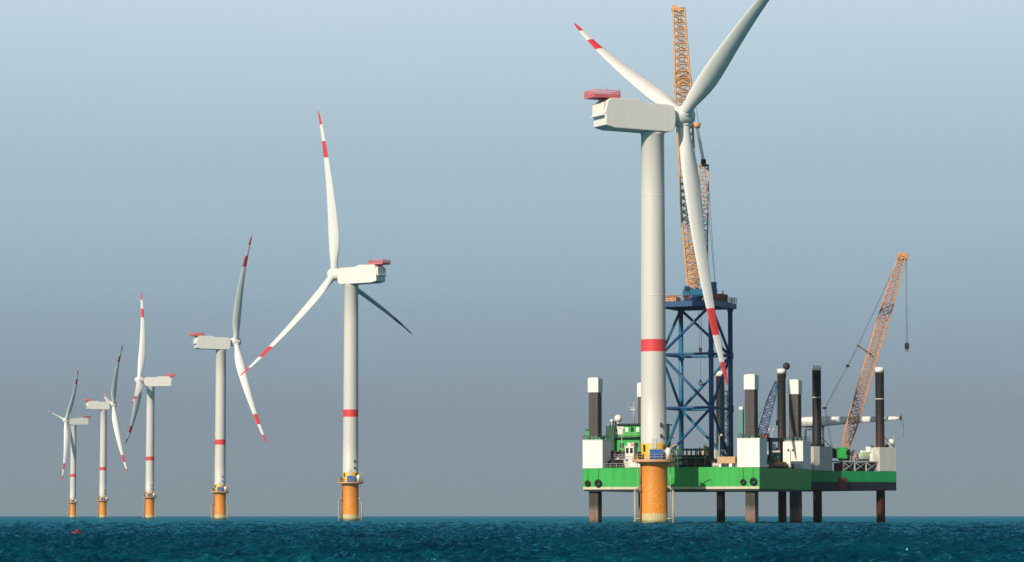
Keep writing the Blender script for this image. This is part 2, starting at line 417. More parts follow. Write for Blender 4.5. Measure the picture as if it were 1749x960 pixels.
# ------------------------------------------------------------------ sea
def make_sea():
    rng = np.random.default_rng(11)
    r1 = np.exp(np.linspace(np.log(1.5), np.log(105), 110, endpoint=False))
    n2 = 2100
    r2 = np.exp(np.linspace(np.log(105), np.log(800), n2, endpoint=False))
    r3 = np.exp(np.linspace(np.log(800), np.log(9000), 230))
    r = np.concatenate([r1, r2, r3])
    fine = np.linspace(R_(-12.5), R_(12.5), 660)
    coarse = np.linspace(R_(12.5), R_(347.5), 92)[1:-1]
    az = np.concatenate([fine, coarse])
    na, nr = len(az), len(r)
    A, Rr = np.meshgrid(az.astype(np.float32), r.astype(np.float32))
    X = np.sin(A) * Rr; Y = np.cos(A) * Rr
    dr = np.gradient(r)[:, None] * np.ones_like(A)
    daz = np.where(np.arange(na) < len(fine), fine[1] - fine[0], coarse[1] - coarse[0])[None, :] * Rr
    Z = np.zeros_like(X); DX = np.zeros_like(X); DY = np.zeros_like(X)
    nw = 110
    lam = np.exp(rng.uniform(np.log(0.5), np.log(14), nw))
    main = R_(200)                                   # the waves run toward the viewer, a little to the right
    for L in lam:
        k = 2 * np.pi / L
        spread = 0.45 + 0.5 * np.exp(-L / 5)
        th = main + rng.normal() * spread
        kx, ky = k * np.sin(th), k * np.cos(th)
        amp = 0.0185 * L ** 0.30 * rng.uniform(0.5, 1.3)
        step = np.maximum(dr * abs(np.cos(th - A)), daz * abs(np.sin(th - A)))
        w = np.clip((L / step - 2.2) / 2.0, 0, 1)
        ph = kx * X + ky * Y + rng.uniform(0, 6.283)
        c, s_ = np.cos(ph), np.sin(ph)
        Z += amp * w * c
        DX -= 0.5 * amp * w * kx / k * s_; DY -= 0.5 * amp * w * ky / k * s_
    X = X + DX; Y = Y + DY
    co = np.stack([X, Y, Z], -1).reshape(-1, 3).astype(np.float32)
    co = np.vstack([co, [[0, 0, 0]]]).astype(np.float32)
    i = np.arange(nr - 1)[:, None]; j = np.arange(na)[None, :]; jn = (j + 1) % na
    q = np.stack([i * na + j, i * na + jn, (i + 1) * na + jn, (i + 1) * na + j], -1).reshape(-1, 4)
    jj = np.arange(na)
    tri = np.stack([np.full(na, nr * na), (jj + 1) % na, jj], -1)
    me = bpy.data.meshes.new('sea')
    me.vertices.add(len(co)); me.vertices.foreach_set('co', co.ravel())
    loops = np.concatenate([q[:, ::-1].ravel(), tri[:, ::-1].ravel()]).astype(np.int32)
    me.loops.add(len(loops)); me.loops.foreach_set('vertex_index', loops)
    nq, nt_ = len(q), len(tri)
    starts = np.concatenate([np.arange(nq) * 4, nq * 4 + np.arange(nt_) * 3]).astype(np.int32)
    me.polygons.add(nq + nt_)
    me.polygons.foreach_set('loop_start', starts)
    me.polygons.foreach_set('use_smooth', np.ones(nq + nt_, dtype=bool))
    me.update(calc_edges=True)
    # wash round the legs and foundations that stand in the water
    fo = np.zeros(len(co), dtype=np.float32)
    for (fx, fy, fr_) in IN_WATER:
        near = np.hypot(co[:, 0] - fx, co[:, 1] - fy) < fr_ + 9
        if not near.any(): continue
        dx = co[near, 0] - fx; dy = co[near, 1] - fy
        d = np.hypot(dx / np.where(dx < 0, 2.2, 1.0), dy) - fr_
        fo[near] = np.maximum(fo[near], np.clip(1.0 - d / 2.2, 0, 1))
    at_ = me.attributes.new('wash', 'FLOAT', 'POINT'); at_.data.foreach_set('value', fo)
    o = bpy.data.objects.new('sea', me); col.objects.link(o)
    if me.polygons[0].normal.z < 0: me.flip_normals()
    m = bpy.data.materials.new('sea_water'); m.use_nodes = True
    t = m.node_tree; t.nodes.clear(); n = t.nodes.new
    o_ = n('ShaderNodeOutputMaterial')
    body = n('ShaderNodeBsdfDiffuse'); gl = n('ShaderNodeBsdfGlossy'); gl.inputs['Roughness'].default_value = 0.06
    gl.inputs['Color'].default_value = (0.14, 0.70, 0.90, 1)
    tcn = n('ShaderNodeTexCoord')
    big = n('ShaderNodeTexNoise'); big.inputs['Scale'].default_value = 0.12; big.inputs['Detail'].default_value = 5
    t.links.new(tcn.outputs['Object'], big.inputs['Vector'])
    rp = n('ShaderNodeValToRGB'); rp.color_ramp.elements[0].position = 0.35; rp.color_ramp.elements[1].position = 0.65
    rp.color_ramp.elements[0].color = (0.0005, 0.024, 0.043, 1); rp.color_ramp.elements[1].color = (0.001, 0.054, 0.082, 1)
    t.links.new(big.outputs['Fac'], rp.inputs['Fac']); t.links.new(rp.outputs[0], body.inputs['Color'])
    n1 = n('ShaderNodeTexNoise'); n1.inputs['Scale'].default_value = 2.2; n1.inputs['Detail'].default_value = 6; n1.inputs['Roughness'].default_value = 0.6
    t.links.new(tcn.outputs['Object'], n1.inputs['Vector'])
    bp = n('ShaderNodeBump'); bp.inputs['Strength'].default_value = 0.9; bp.inputs['Distance'].default_value = 0.20
    t.links.new(n1.outputs['Fac'], bp.inputs['Height'])
    for b_ in (body, gl): t.links.new(bp.outputs[0], b_.inputs['Normal'])
    fr = n('ShaderNodeFresnel'); fr.inputs['IOR'].default_value = 1.65
    t.links.new(bp.outputs[0], fr.inputs['Normal'])
    mu = n('ShaderNodeMath'); mu.operation = 'MULTIPLY'; mu.inputs[1].default_value = 0.95
    cl = n('ShaderNodeMath'); cl.operation = 'MINIMUM'; cl.inputs[1].default_value = 0.62      # facet slopes keep a rough sea from turning into a mirror
    t.links.new(fr.outputs[0], cl.inputs[0]); t.links.new(cl.outputs[0], mu.inputs[0])
    mx = n('ShaderNodeMixShader')
    t.links.new(mu.outputs[0], mx.inputs[0]); t.links.new(body.outputs[0], mx.inputs[1]); t.links.new(gl.outputs[0], mx.inputs[2])
    wa = n('ShaderNodeAttribute'); wa.attribute_name = 'wash'
    fn = n('ShaderNodeTexNoise'); fn.inputs['Scale'].default_value = 1.3; fn.inputs['Detail'].default_value = 6; fn.inputs['Roughness'].default_value = 0.7
    t.links.new(tcn.outputs['Object'], fn.inputs['Vector'])
    fm = n('ShaderNodeMath'); fm.operation = 'MULTIPLY_ADD'; fm.inputs[1].default_value = 0.70
    t.links.new(wa.outputs['Fac'], fm.inputs[0]); t.links.new(fn.outputs['Fac'], fm.inputs[2])
    fg = n('ShaderNodeMapRange'); fg.inputs['From Min'].default_value = 0.97; fg.inputs['From Max'].default_value = 1.2; fg.inputs['To Max'].default_value = 0.75
    t.links.new(fm.outputs[0], fg.inputs['Value'])
    fd = n('ShaderNodeBsdfDiffuse'); fd.inputs['Color'].default_value = (0.42, 0.52, 0.50, 1)
    mf = n('ShaderNodeMixShader')
    t.links.new(fg.outputs[0], mf.inputs[0]); t.links.new(mx.outputs[0], mf.inputs[1]); t.links.new(fd.outputs[0], mf.inputs[2])
    t.links.new(mf.outputs[0], o_.inputs['Surface'])
    me.materials.append(m)
    tag(o, kind='structure')
JACK_LEGS = [(19.7, 721.1), (55.4, 704.4), (68.0, 731.7), (32.5, 748.4), (74.8, 747.0), (91.4, 756.6), (70.3, 793.2), (53.6, 783.6)]
IN_WATER = [(32.4, 697, 3.15), (-61.4, 1160, 3.15), (-154.8, 1618, 3.15), (-247.5, 2085, 3.15)] + [(x, y, 1.25) for x, y in JACK_LEGS]
make_sea()

# ------------------------------------------------------------------ wind turbines
HUB_Z, OVER, RAD, TILT = 94.2, 8.0, 63.0, R_(5.0)

def blade_mesh(te=-1):
    """blade along +Z, upwind is +X; te = side of the trailing edge"""
    spec = [(.024, 2.9, 1.0), (.05, 2.9, 1.0), (.08, 3.05, .9), (.12, 3.8, .68), (.16, 4.35, .5), (.20, 4.65, .42), (.25, 4.65, .37),
            (.32, 4.4, .33), (.40, 3.95, .30), (.50, 3.4, .27), (.60, 2.85, .25), (.68, 2.42, .23), (.714, 2.2, .2), (.76, 2.0, .2), (.814, 1.78, .19),
            (.87, 1.5, .18), (.914, 1.25, .18), (.95, 1.0, .17), (.98, .7, .17), (.994, .4, .17), (1.0, .1, .2)]
    n = 20
    mb = MB(); rings = []
    for q, c, th in spec:
        z = q * RAD
        rnd = max(0.0, min(1.0, (th - 0.35) / 0.65))
        tw = R_(13) * max(0, 1 - q / 0.75) * (1 if q > 0.1 else q / 0.1)
        ring = []
        for k in range(n):
            a = 2 * math.pi * k / n
            x = 0.5 * math.cos(a)                    # +0.5 leading edge
            y = 0.5 * math.sin(a) * th
            xa = x
            env = (0.55 + 0.9 * (x + 0.5)) * (1.0 if x < 0.1 else 1.0) if x < 0.05 else 1.0
            ya = y * min(1.0, env)
            xx = (xa * rnd + (xa - 0.12) * (1 - rnd)) * c
            yy = (y * rnd + ya * (1 - rnd)) * c
            X = xx * math.cos(tw) - yy * math.sin(tw); Yv = xx * math.sin(tw) + yy * math.cos(tw)
            bend = 4.4 * q ** 2.6 + 0.1 * q
            ring.append((-te * X + bend, Yv, z))
        rings.append(ring)
    for j in range(len(rings) - 1):
        q = (spec[j][0] + spec[j + 1][0]) / 2
        mi = 1 if (.714 < q < .814 or q > .914) else 0
        mb.add(rings[j] + rings[j + 1], [(k, (k + 1) % n, n + (k + 1) % n, n + k) for k in range(n)], mi, True)
    mb.add(rings[0], [tuple(range(n))], 0); mb.add(rings[-1], [tuple(range(n))], 1)
    return mb

def rotor_matrix(theta):
    """in nacelle axes: X = rotor axis (upwind), Y = sideways, Z = up"""
    a = Vector((math.cos(TILT), 0, math.sin(TILT))); s = Vector((0, 1, 0)); up = Vector((-math.sin(TILT), 0, math.cos(TILT)))
    d = up * math.cos(theta) + s * math.sin(theta)
    y = d.cross(a)
    m = Matrix((a, y, d)).transposed().to_4x4()
    m.translation = Vector((OVER, 0, HUB_Z))
    return m

def build_turbine():
    root = thing('wind_turbine', '', 'wind turbine')
    # foundation
    mb = MB(); mb.lathe([(3.15, -6), (3.15, 2.0), (3.12, 2.02), (3.12, 13.6), (3.12, 14.3)], 48)
    tp = mb.build('transition_piece', M['yellow_tp'], root)
    # boat landings, two fender tubes with a ladder on either side
    for sgn in (-1, 1):
        b = MB()
        for yy in (-0.75, 0.75):
            b.tube((sgn * 4.35, yy - .6, -3), (sgn * 4.35, yy - .6, 7.6), 0.22, n=10)
            b.tube((sgn * 4.35, yy - .6, 7.6), (sgn * 3.1, yy - .6, 8.6), 0.22, n=8)
            b.tube((sgn * 4.35, yy - .6, 1.2), (sgn * 3.0, yy - .6, 1.2), 0.2, n=8)
        for k in range(22): b.tube((sgn * 3.75, -.9, k * .5 - 1), (sgn * 3.75, -.3, k * .5 - 1), 0.03, n=4)
        for yy in (-.9, -.3): b.tube((sgn * 3.75, yy, -1), (sgn * 3.75, yy, 14.4), 0.05, n=5)
        b.build('boat_landing', M['weathered'], tp)
    b = MB(); b.path([(-2.9, -1.45, 13.5), (-3.05, -1.5, 9.0), (-3.1, -1.5, -1)], 0.16, 8)
    b.box((-3.5, -1.9, 7.2), (-2.9, -1.3, 8.0)); b.build('cable_pipe', M['brown'], tp)
    # work platform
    mb = MB(); mb.lathe([(3.14, 13.5), (3.5, 13.85), (4.95, 14.1), (4.95, 14.62), (3.0, 14.63)], 40, smooth=False)
    pf = mb.build('work_platform', M['platform'], root)
    ring = [(4.82 * math.cos(2 * math.pi * k / 20), 4.82 * math.sin(2 * math.pi * k / 20), 14.62) for k in range(20)]
    MB().rail(ring, 1.15, 0.04, 1.4, True).build('railing', M['yellow'], pf)
    mb = MB(); mb.tube((3.7, -2.2, 14.6), (3.7, -2.2, 17.4), .13, n=8); mb.tube((3.7, -2.2, 17.4), (5.2, -3.1, 18.1), .1, n=8)
    mb.tube((5.2, -3.1, 18.1), (5.2, -3.1, 16.4), .03, n=4)
    mb.build('davit_crane', M['yellow'], pf)
    # equipment bolted to the platform
    mb = MB(); mb.box((-1.1, -4.25, 14.66), (1.9, -3.05, 16.9), 0, .08); mb.box((-.9, -4.28, 14.9), (.2, -4.25, 16.6)); mb.box((.5, -4.28, 14.9), (1.6, -4.25, 16.6))
    mb.build('equipment_cabinet', M['blue_box'], pf)
    mb = MB(); mb.lathe([(.2, 14.66), (.72, 14.75), (.72, 17.0), (.2, 17.35)], 16, M=Matrix.Translation((3.1, -2.6, 0)))
    mb.build('tank', M['white'], pf)
    mb = MB(); mb.box((-3.7, -2.9, 14.66), (-2.9, -2.1, 16.4), 0, .05); mb.box((2.0, -3.4, 17.0), (2.5, -2.9, 17.9), 0, .05); mb.box((-2.5, -2.4, 16.5), (-2.1, -2.0, 18.0), 0, .05)
    build_split(mb, 'switch_box', M['dark'], pf)
    # tower
    prof = [(2.98, 14.64), (2.98, 14.9), (2.96, 15.0), (2.96, 18.3), (2.95, 18.31), (2.90, 30), (2.865, 39.3), (2.855, 42.1), (2.82, 52), (2.79, 60), (2.73, 75), (2.66, 89.2), (2.75, 89.3), (2.75, 89.9)]
    mis = [0, 0, 2, 0, 0, 0, 1, 0, 0, 0, 0, 0, 0]
    mb = MB(); mb.lathe(prof, 64, mis=mis)
    for z in (52.0, 75.0): mb.lathe([(2.83 - (z - 52) * .0042, z), (2.845 - (z - 52) * .0042, z + .04), (2.845 - (z - 52) * .0042, z + .22), (2.82 - (z - 52) * .0042, z + .26)], 48)
    tw = mb.build('tower', [M['tower'], M['red'], M['yellow']], root)
    mb = MB(); 
    for k in range(2): mb.box((1.35 + .0, -2.72, 19.6 + k * 2.4), (1.75, -2.45, 20.4 + k * 2.6), 0, .03)
    build_split(mb, 'lamp_housing', M['dark'], tw)
    mb = MB(); mb.box((-.55, -3.03, 17.1), (.55, -2.85, 19.4), 0, .05); mb.build('door', M['offwhite'], tw)
    # nacelle
    nb = MB()
    prof = [(-14.0, -2.75), (-11.6, -3.3), (2.9, -3.4), (3.9, -3.0), (4.35, -2.2), (4.55, 0), (4.35, 1.9), (3.7, 2.75), (2.8, 2.95), (-3.6, 3.0), (-4.9, 3.45), (-6.2, 3.75), (-8, 3.6), (-12.6, 3.55), (-13.4, 2.9), (-14.2, 0.0), (-13.9, -.35)]
    W = 3.0
    zc = HUB_Z - 0.9
    vs = [(x, -W, z + zc) for x, z in prof] + [(x, W, z + zc) for x, z in prof]
    n = len(prof)
    nb.add(vs, [tuple(range(n)), tuple(range(2 * n - 1, n - 1, -1))] + [(k, n + k, n + (k + 1) % n, (k + 1) % n) for k in range(n)])
    na = nb.build('nacelle', M['nacelle'], root, bevel=0.28)
    tag(na)
    for k in range(4):
        pass
    mb = MB()
    for x in (-2.9, -1.0, .6, 2.0): mb.box((x, -1.6, zc + 2.95), (x + .55, -1.1, zc + 3.22), 0, .04)
    for x in (-7.0, -6.2, -3.9): mb.tube((x, -1, zc + 3.4), (x, -1, zc + 5.2), .05, n=5)
    build_split(mb, 'roof_fitting', M['galv'], na)
    mb = MB(); mb.box((-14.45, -2.6, zc - .3), (-13.6, 2.6, zc + 2.5), 0, .1); mb.box((-14.95, -2.65, zc - .6), (-13.7, 2.65, zc - .303), 0, .05)
    mb.build('rear_cooler', M['white'], na)
    hp = MB(); hx0, hx1, hw, hz = -16.6, -9.9, 2.5, zc + 3.62
    hp.box((hx0, -hw, hz), (hx1, hw, hz + .3), 0)
    for x in (-15.6, -14.2, -12): hp.tube((x, 0, hz), (-12.8, 0, zc + 3.0), .14, n=6)
    pl = hp.build('hoist_platform', M['red_rail'], na)
    mb = MB()
    for (a, b) in (((hx0, -hw), (hx1, -hw)), ((hx1, -hw), (hx1, hw)), ((hx1, hw), (hx0, hw)), ((hx0, hw), (hx0, -hw))):
        a = Vector((*a, hz + .3)); b = Vector((*b, hz + .3)); L = (b - a).length; k = int(L / .5)
        for i in range(k + 1): mb.tube(a.lerp(b, i / k), a.lerp(b, i / k) + Vector((0, 0, 1.35)), .07, n=4)
        for hh in (.5, .95, 1.35): mb.tube(a + Vector((0, 0, hh)), b + Vector((0, 0, hh)), .07, n=4)
    for x in (hx0 + 3.2, hx1 - .4): mb.tube((x, -hw, hz + 1.5), (x, -hw, hz + 2.6), .06, n=5)
    for (lo, hi) in (((hx0, -hw - .02, hz + .3), (hx1, -hw + .02, hz + .62)), ((hx0, hw - .02, hz + .3), (hx1, hw + .02, hz + .62)), ((hx0 - .02, -hw + .03, hz + .3), (hx0 + .02, hw - .03, hz + .62)), ((hx1 - .02, -hw + .03, hz + .3), (hx1 + .02, hw - .03, hz + .62))): mb.box(lo, hi)
    mb.build('red_railing', M['red_rail'], na)
    # hub and spinner: revolve round the tilted axis
    mb = MB()
    prof = [(2.0, -3.2), (2.1, -2.3), (2.35, -1.9), (2.45, -.6), (2.4, .9), (2.1, 1.9), (1.5, 2.6), (.8, 2.95), (.05, 3.05)]
    ax = rotor_matrix(0)
    Mx = ax @ Matrix.Rotation(R_(90), 4, 'Y')
    mb.lathe(prof, 36, M=Mx)
    for k in range(3):
        mk = rotor_matrix(2 * math.pi * k / 3)
        mb.lathe([(1.62, 1.2), (1.62, 2.35), (1.5, 2.5)], 28, M=mk)
    hub = mb.build('hub', M['nacelle'], root)
    return root, tp, na, hub

proto, _, _, _ = build_turbine()
blade_std = blade_mesh(-1); blade_alt = blade_mesh(1)
def place_turbine(root, x, y, al, theta, label, pitch_flip=False, foot=0.0):
    root.location = (x, y, 0)
    root['label'] = label; root['group'] = 'offshore wind turbines in a receding row'
    for ch in root.children:
        b = ch.name.split('.')[0]
        if b == 'nacelle': ch.rotation_euler = (0, 0, al)
        elif b in ('transition_piece', 'work_platform', 'tower'): ch.rotation_euler = (0, 0, foot)
        elif b == 'hub': ch.matrix_local = spin(theta, al)
def spin(theta, al):
    # turn the hub round its own axis, then yaw it
    c = Vector((OVER, 0, HUB_Z)); a = Vector((math.cos(TILT), 0, math.sin(TILT)))
    return Matrix.Rotation(al, 4, 'Z') @ Matrix.Translation(c) @ Matrix.Rotation(-theta, 4, a) @ Matrix.Translation(-c)

TURB = [  # x, y, yaw, rotor angle
    (32.4, 697.0, 27.5, 62.5, 'largest and nearest white wind turbine, standing in front of the green jack-up rig', True),
    (-61.4, 1160.0, 146.2, 11.1, 'second largest wind turbine, between the rig and the others, one blade pointing straight up', False),
    (-154.8, 1618.0, 19.9, 328.7, 'third largest wind turbine, its lower blade crossed by the tip of its larger neighbour', False),
    (-247.5, 2085.0, 188.0, 347.0, 'wind turbine third from the left, nacelle to the right, one blade straight up', False),
    (-340.5, 2540.0, 17.5, 319.2, 'second smallest wind turbine, second from the left of the row', False),
    (-427.0, 2968.0, 204.5, 40.7, 'smallest, farthest and leftmost wind turbine, with one blade pointing left', False)]
PITCHES = {27.5: (-8.0, 4.0, -24.0)}     # nearest turbine: each blade pitched for its width, the upper right to catch sun
roots = [proto] + [clone_tree(proto) for _ in TURB[1:]]
bm_std = bm_alt = None
for root, (x, y, al, th, lab, alt) in zip(roots, TURB):
    place_turbine(root, x, y, R_(al), R_(th), lab, alt)
    for k in range(3):
        src = bm_alt if alt else bm_std
        if src is None:
            src = (blade_alt if alt else blade_std).build('blade', [M['blade'], M['red']], root)
            if alt: bm_alt = src
            else: bm_std = src
            bl = src
        else:
            bl = src.copy(); col.objects.link(bl); bl.parent = root
        bl.matrix_local = Matrix.Rotation(R_(al), 4, 'Z') @ rotor_matrix(R_(th) + k * 2 * math.pi / 3) @ Matrix.Rotation(R_(PITCHES.get(al, (0, 0, 0))[k]), 4, 'Z')

# ------------------------------------------------------------------ main jack-up barge
B1 = R_(-25.0)
u = Vector((math.cos(B1), math.sin(B1), 0)); v = Vector((-math.sin(B1), math.cos(B1), 0))
FRc = at(1297.5, 800, 701.0); FRc.z = 0
L1, W1 = 44.4, 35.3
FLc = FRc - u * L1
DECK, KEEL = 12.9, 7.95
def b1(lx, ly, z=DECK): return FLc + u * lx + v * ly + Vector((0, 0, z))
def b1_from_px(px, ly):
    """local x on the barge where the sight line of photo column px crosses the line ly"""
    s = (px - CX) / FPX
    p0 = FLc + v * ly
    # p0.x + u.x t = s (p0.y + u.y t)
    t = (s * p0.y - p0.x) / (u.x - s * u.y)
    return t
barge = thing('jack_up_barge', 'large green jack-up barge with square white-topped legs, behind the nearest turbine', 'jack-up rig', FLc, B1, 'jack-up barges')
mb = MB()
mb.box((0, 0, KEEL), (L1, W1, DECK), 0, .12)
mb.box((0.15, -.04, KEEL + .06), (L1 - .15, 0.03, KEEL + .62), 1)
mb.box((.3, .3, KEEL - .35), (L1 - .3, W1 - .3, KEEL - .003), 2)
mb.box((.2, .2, DECK + .003), (L1 - .2, W1 - .2, DECK + .04), 3)
mb.box((5.4, -.03, DECK - .12), (L1 - 5.6, .16, DECK + .18), 0)
hull = mb.build('hull', [M['green'], M['cream'], M['black'], M['deck']], barge)
HOUSES = [(0, 0, 5.1, 4.9), (L1 - 5.5, 0, 5.5, 4.9), (L1 - 5.6, W1 - 5.6, 5.6, 5.6), (0, W1 - 5.4, 5.2, 5.4)]
for (hx, hy, hw, hd) in HOUSES:
    mb = MB()
    mb.box((hx - .02, hy - .02, DECK + .05), (hx + hw + .02, hy + hd + .02, 19.55), 0, .06)
    mb.box((hx - .1, hy - .1, 19.553), (hx + hw + .1, hy + hd + .1, 19.7), 0)
    h = mb.build('leg_house', M['white'], barge)
    zt = 19.7
    ring = [(hx, hy, zt), (hx + hw, hy, zt), (hx + hw, hy + hd, zt), (hx, hy + hd, zt)]
    MB().rail(ring, 1.0, .035, 1.2, True).build('railing', M['darkgreen'], h)
    mb = MB()
    random.seed(int(hx * 10 + hy))
    for k in range(7):
        a = random.random(); e = random.choice((.25, hd - .9))
        x = hx + .3 + a * (hw - 1.2)
        mb.box((x, hy + e, zt + .01), (x + .5 + .4 * random.random(), hy + e + .6, zt + .4 + .8 * random.random()), 0, .04)
    build_split(mb, 'jacking_gear', M['teal'], h)
    cx_, cy_ = hx + hw / 2 - (.1 if hx > 1 else .35), hy + hd / 2
    lg = MB()
    s = 1.2
    lg.box((cx_ - s, cy_ - s, -8), (cx_ + s, cy_ + s, 30.9), 0, .12)
    # rack strips with pin holes up the middle of each face
    for k in range(76):
        z = 0.5 + k * .4
        lg.box((cx_ - .28, cy_ - s - .07, z), (cx_ + .28, cy_ - s + .02, z + .24), 0)
        lg.box((cx_ + s - .02, cy_ - .28, z), (cx_ + s + .07, cy_ + .28, z + .24), 0)
    leg = lg.build('leg', M['leg'], barge)
    mb = MB(); mb.box((cx_ - 1.36, cy_ - 1.36, 30.903), (cx_ + 1.36, cy_ + 1.36, 34.3), 0, .08)
    mb.box((cx_ - 1.1, cy_ - 1.1, 34.303), (cx_ + 1.1, cy_ + 1.1, 34.45), 0)
    mb.build('white_cap', M['white'], leg)
# deck-edge railing
mb = MB()
mb.rail([(5.3, .25, DECK + .05), (15, .25, DECK + .05)], 1.1, .04, 1.5)
mb.rail([(L1 - .2, 5.2, DECK + .05), (L1 - .2, W1 - 6, DECK + .05)], 1.1, .04, 1.5)
mb.rail([(.2, 5.4, DECK + .05), (.2, W1 - 5.6, DECK + .05)], 1.1, .04, 1.5)
mb.build('railing', M['galv'], barge)
# deck house
dh_y = 24.0
x0 = b1_from_px(1056, dh_y); x1 = b1_from_px(1119, dh_y); xs = b1_from_px(1037, dh_y)
mb = MB()
mb.box((x0 - .6, dh_y, DECK + .05), (x1, W1 - 1, 17.2), 1, .05)
mb.box((x0 - .6, dh_y + .2, 17.203), (x1, W1 - 1.2, 20.7), 0, .05)
mb.box((x0 - .6, dh_y + .6, 20.953), (x1, W1 - 2, 23.9), 0, .05)
mb.box((x0 - .7, dh_y + .5, 21.6), (x0 + 1.0, dh_y + 3, 23.6), 1, .04)
mb.box((x1 - 3, dh_y + .52, 21.3), (x1 - .6, dh_y + 3, 23.7), 1, .04)
dh = mb.build('deckhouse', [M['green'], M['white']], barge)
mb = MB(); mb.box((x0 - 1.2, dh_y - .8, 20.703), (x1 + .5, W1 - .6, 20.95), 0); mb.box((x0 - .9, dh_y - .2, 23.903), (x1 + .4, W1 - 1.4, 24.2), 0)
mb.build('roof_slab', M['dark'], dh)
for k in range(6):
    x = x0 + 1.6 + k * 1.45
    mb = MB(); mb.box((x, dh_y + .55, 22.2), (x + .75, dh_y + .7, 23.3), 0)
    mb.build('window', M['glass' if k % 2 else 'white'], dh)
for k in range(5):
    x = x0 + .4 + k * 1.9
    mb = MB(); mb.box((x, dh_y + .13, 18.3), (x + .9, dh_y + .3, 19.5), 0); mb.build('window', M['glass' if k % 2 == 0 else 'white'], dh)
mb = MB(); mb.box((xs, dh_y - 1, DECK + .05), (xs + 2.3, dh_y + 3, 23.6), 0, .08)
for k in range(3): mb.tube((xs + .5 + k * .6, dh_y + 1, 23.5), (xs + .5 + k * .6, dh_y + 1.2, 24.9), .16, n=8)
mb.build('exhaust_casing', M['darkgreen'], dh)  # the block's shade is put into its dark green
mb = MB(); mb.ball((b1_from_px(1056, dh_y + 1), dh_y + 1, 25.5), .95); mb.tube((b1_from_px(1056, dh_y + 1), dh_y + 1, 24.2), (b1_from_px(1056, dh_y + 1), dh_y + 1, 24.8), .3)
mb.build('radome', M['white'], dh)
mb = MB(); mb.ball((xs + 1.2, dh_y, 24.9), .45); mb.tube((xs + 1.2, dh_y, 23.6), (xs + 1.2, dh_y, 24.6), .12); mb.build('radome', M['white'], dh)
xm = b1_from_px(1080, dh_y)
mb = MB(); mb.tube((xm, dh_y + 1, 24.2), (xm, dh_y + 1, 29.5), .16, .08)
mb.tube((xm - 1.6, dh_y + 1, 28.2), (xm + .8, dh_y + 1, 28.2), .07); mb.box((xm - .9, dh_y + .8, 27.4), (xm + .5, dh_y + 1.2, 27.8), 0, .03)
mb.tube((xm + .4, dh_y + 1, 28.2), (xm + .9, dh_y + 1, 31.2), .04); mb.tube((xm - 1.4, dh_y + 1, 28.2), (xm - 1.5, dh_y + 1, 29.6), .04)
mb.build('mast', M['galv'], dh)
MB().rail([(x0 - 1.2, dh_y - .7, 20.95), (x1 + .4, dh_y - .7, 20.95)], 1.0, .035, 1.4).build('railing', M['galv'], dh)

# tyre fenders on the hull side
def tyre(lx, z, ro, label):
    p = b1(lx, -.30, z)
    mb = MB(); ri = ro * .36
    mb.torus((0, 0, 0), (0, 1, 0), ro - ri * .95, ri, 0)
    o = mb.build('tyre_fender', M['rubber']); o.location = p; o.rotation_euler = (0, 0, B1)
    tag(o, label, 'tyre', 'black tyre fenders on the green hull')
    mb = MB(); mb.tube((0, .05, ro - .1), (0, .22, DECK - z + .1), .04, n=5); mb.build('chain', M['cable'], o)
tyre(b1_from_px(1004, 0), 9.45, .72, 'smaller black tyre fender, leftmost on the green hull under the left white leg house')
tyre(b1_from_px(1022, 0), 9.45, .92, 'larger black tyre fender under the right edge of the left white leg house')
tyre(b1_from_px(1269, 0), 9.6, .70, 'smaller black tyre fender, left of the pair near the right hull corner')
tyre(b1_from_px(1286.5, 0), 9.7, .90, 'larger black tyre fender at the right corner of the lit green hull')

# ---- deck cargo on the main barge
def deck_thing(name, label, cat, lx, ly, z=DECK + .045, rz=0.0, group=None):
    p = b1(lx, ly, z)
    return thing(name, label, cat, p, B1 + rz, group)

# rescue boat poking out over the left edge
t = deck_thing('rescue_boat', 'dark red rescue boat with its bow poking out left of the white leg house', 'boat', -1.9, 6.2, DECK - .3)
secs = [(-.1, .05, .6, .95), (.5, .45, .3, 1.05), (1.5, .85, .08, 1.1), (3.2, 1.05, 0, 1.05), (5.6, 1.0, 0, 1.05), (6.4, .9, .1, 1.1)]
mb = MB(); rings = []
for x, w, zb, zt in secs: rings.append([(x, -w, zt), (x, -w * .85, zb + (zt - zb) * .35), (x, 0, zb), (x, w * .85, zb + (zt - zb) * .35), (x, w, zt), (x, 0, zt + .12)])
for a, b in zip(rings[:-1], rings[1:]): mb.add(a + b, [(k, (k + 1) % 6, 6 + (k + 1) % 6, 6 + k) for k in range(6)], 0, False)
mb.add(rings[0], [tuple(range(6))]); mb.add(rings[-1], [tuple(range(6))])
mb.build('boat_hull', M['maroon'], t)
mb = MB(); mb.box((1.6, -.55, 1.1), (4.6, .55, 1.75), 0, .18); mb.build('canopy', M['hiviz'], t)
mb = MB()
for x in (2.4, 5.0): mb.box((x, -.9, .3), (x + .2, .9, .42), 0); mb.tube((x + .1, .6, .0), (x + .1, 1.6, 2.8), .09); mb.tube((x + .1, 1.6, 2.8), (x + .1, 0, 3.0), .08)
mb.build('davit', M['galv'], t)

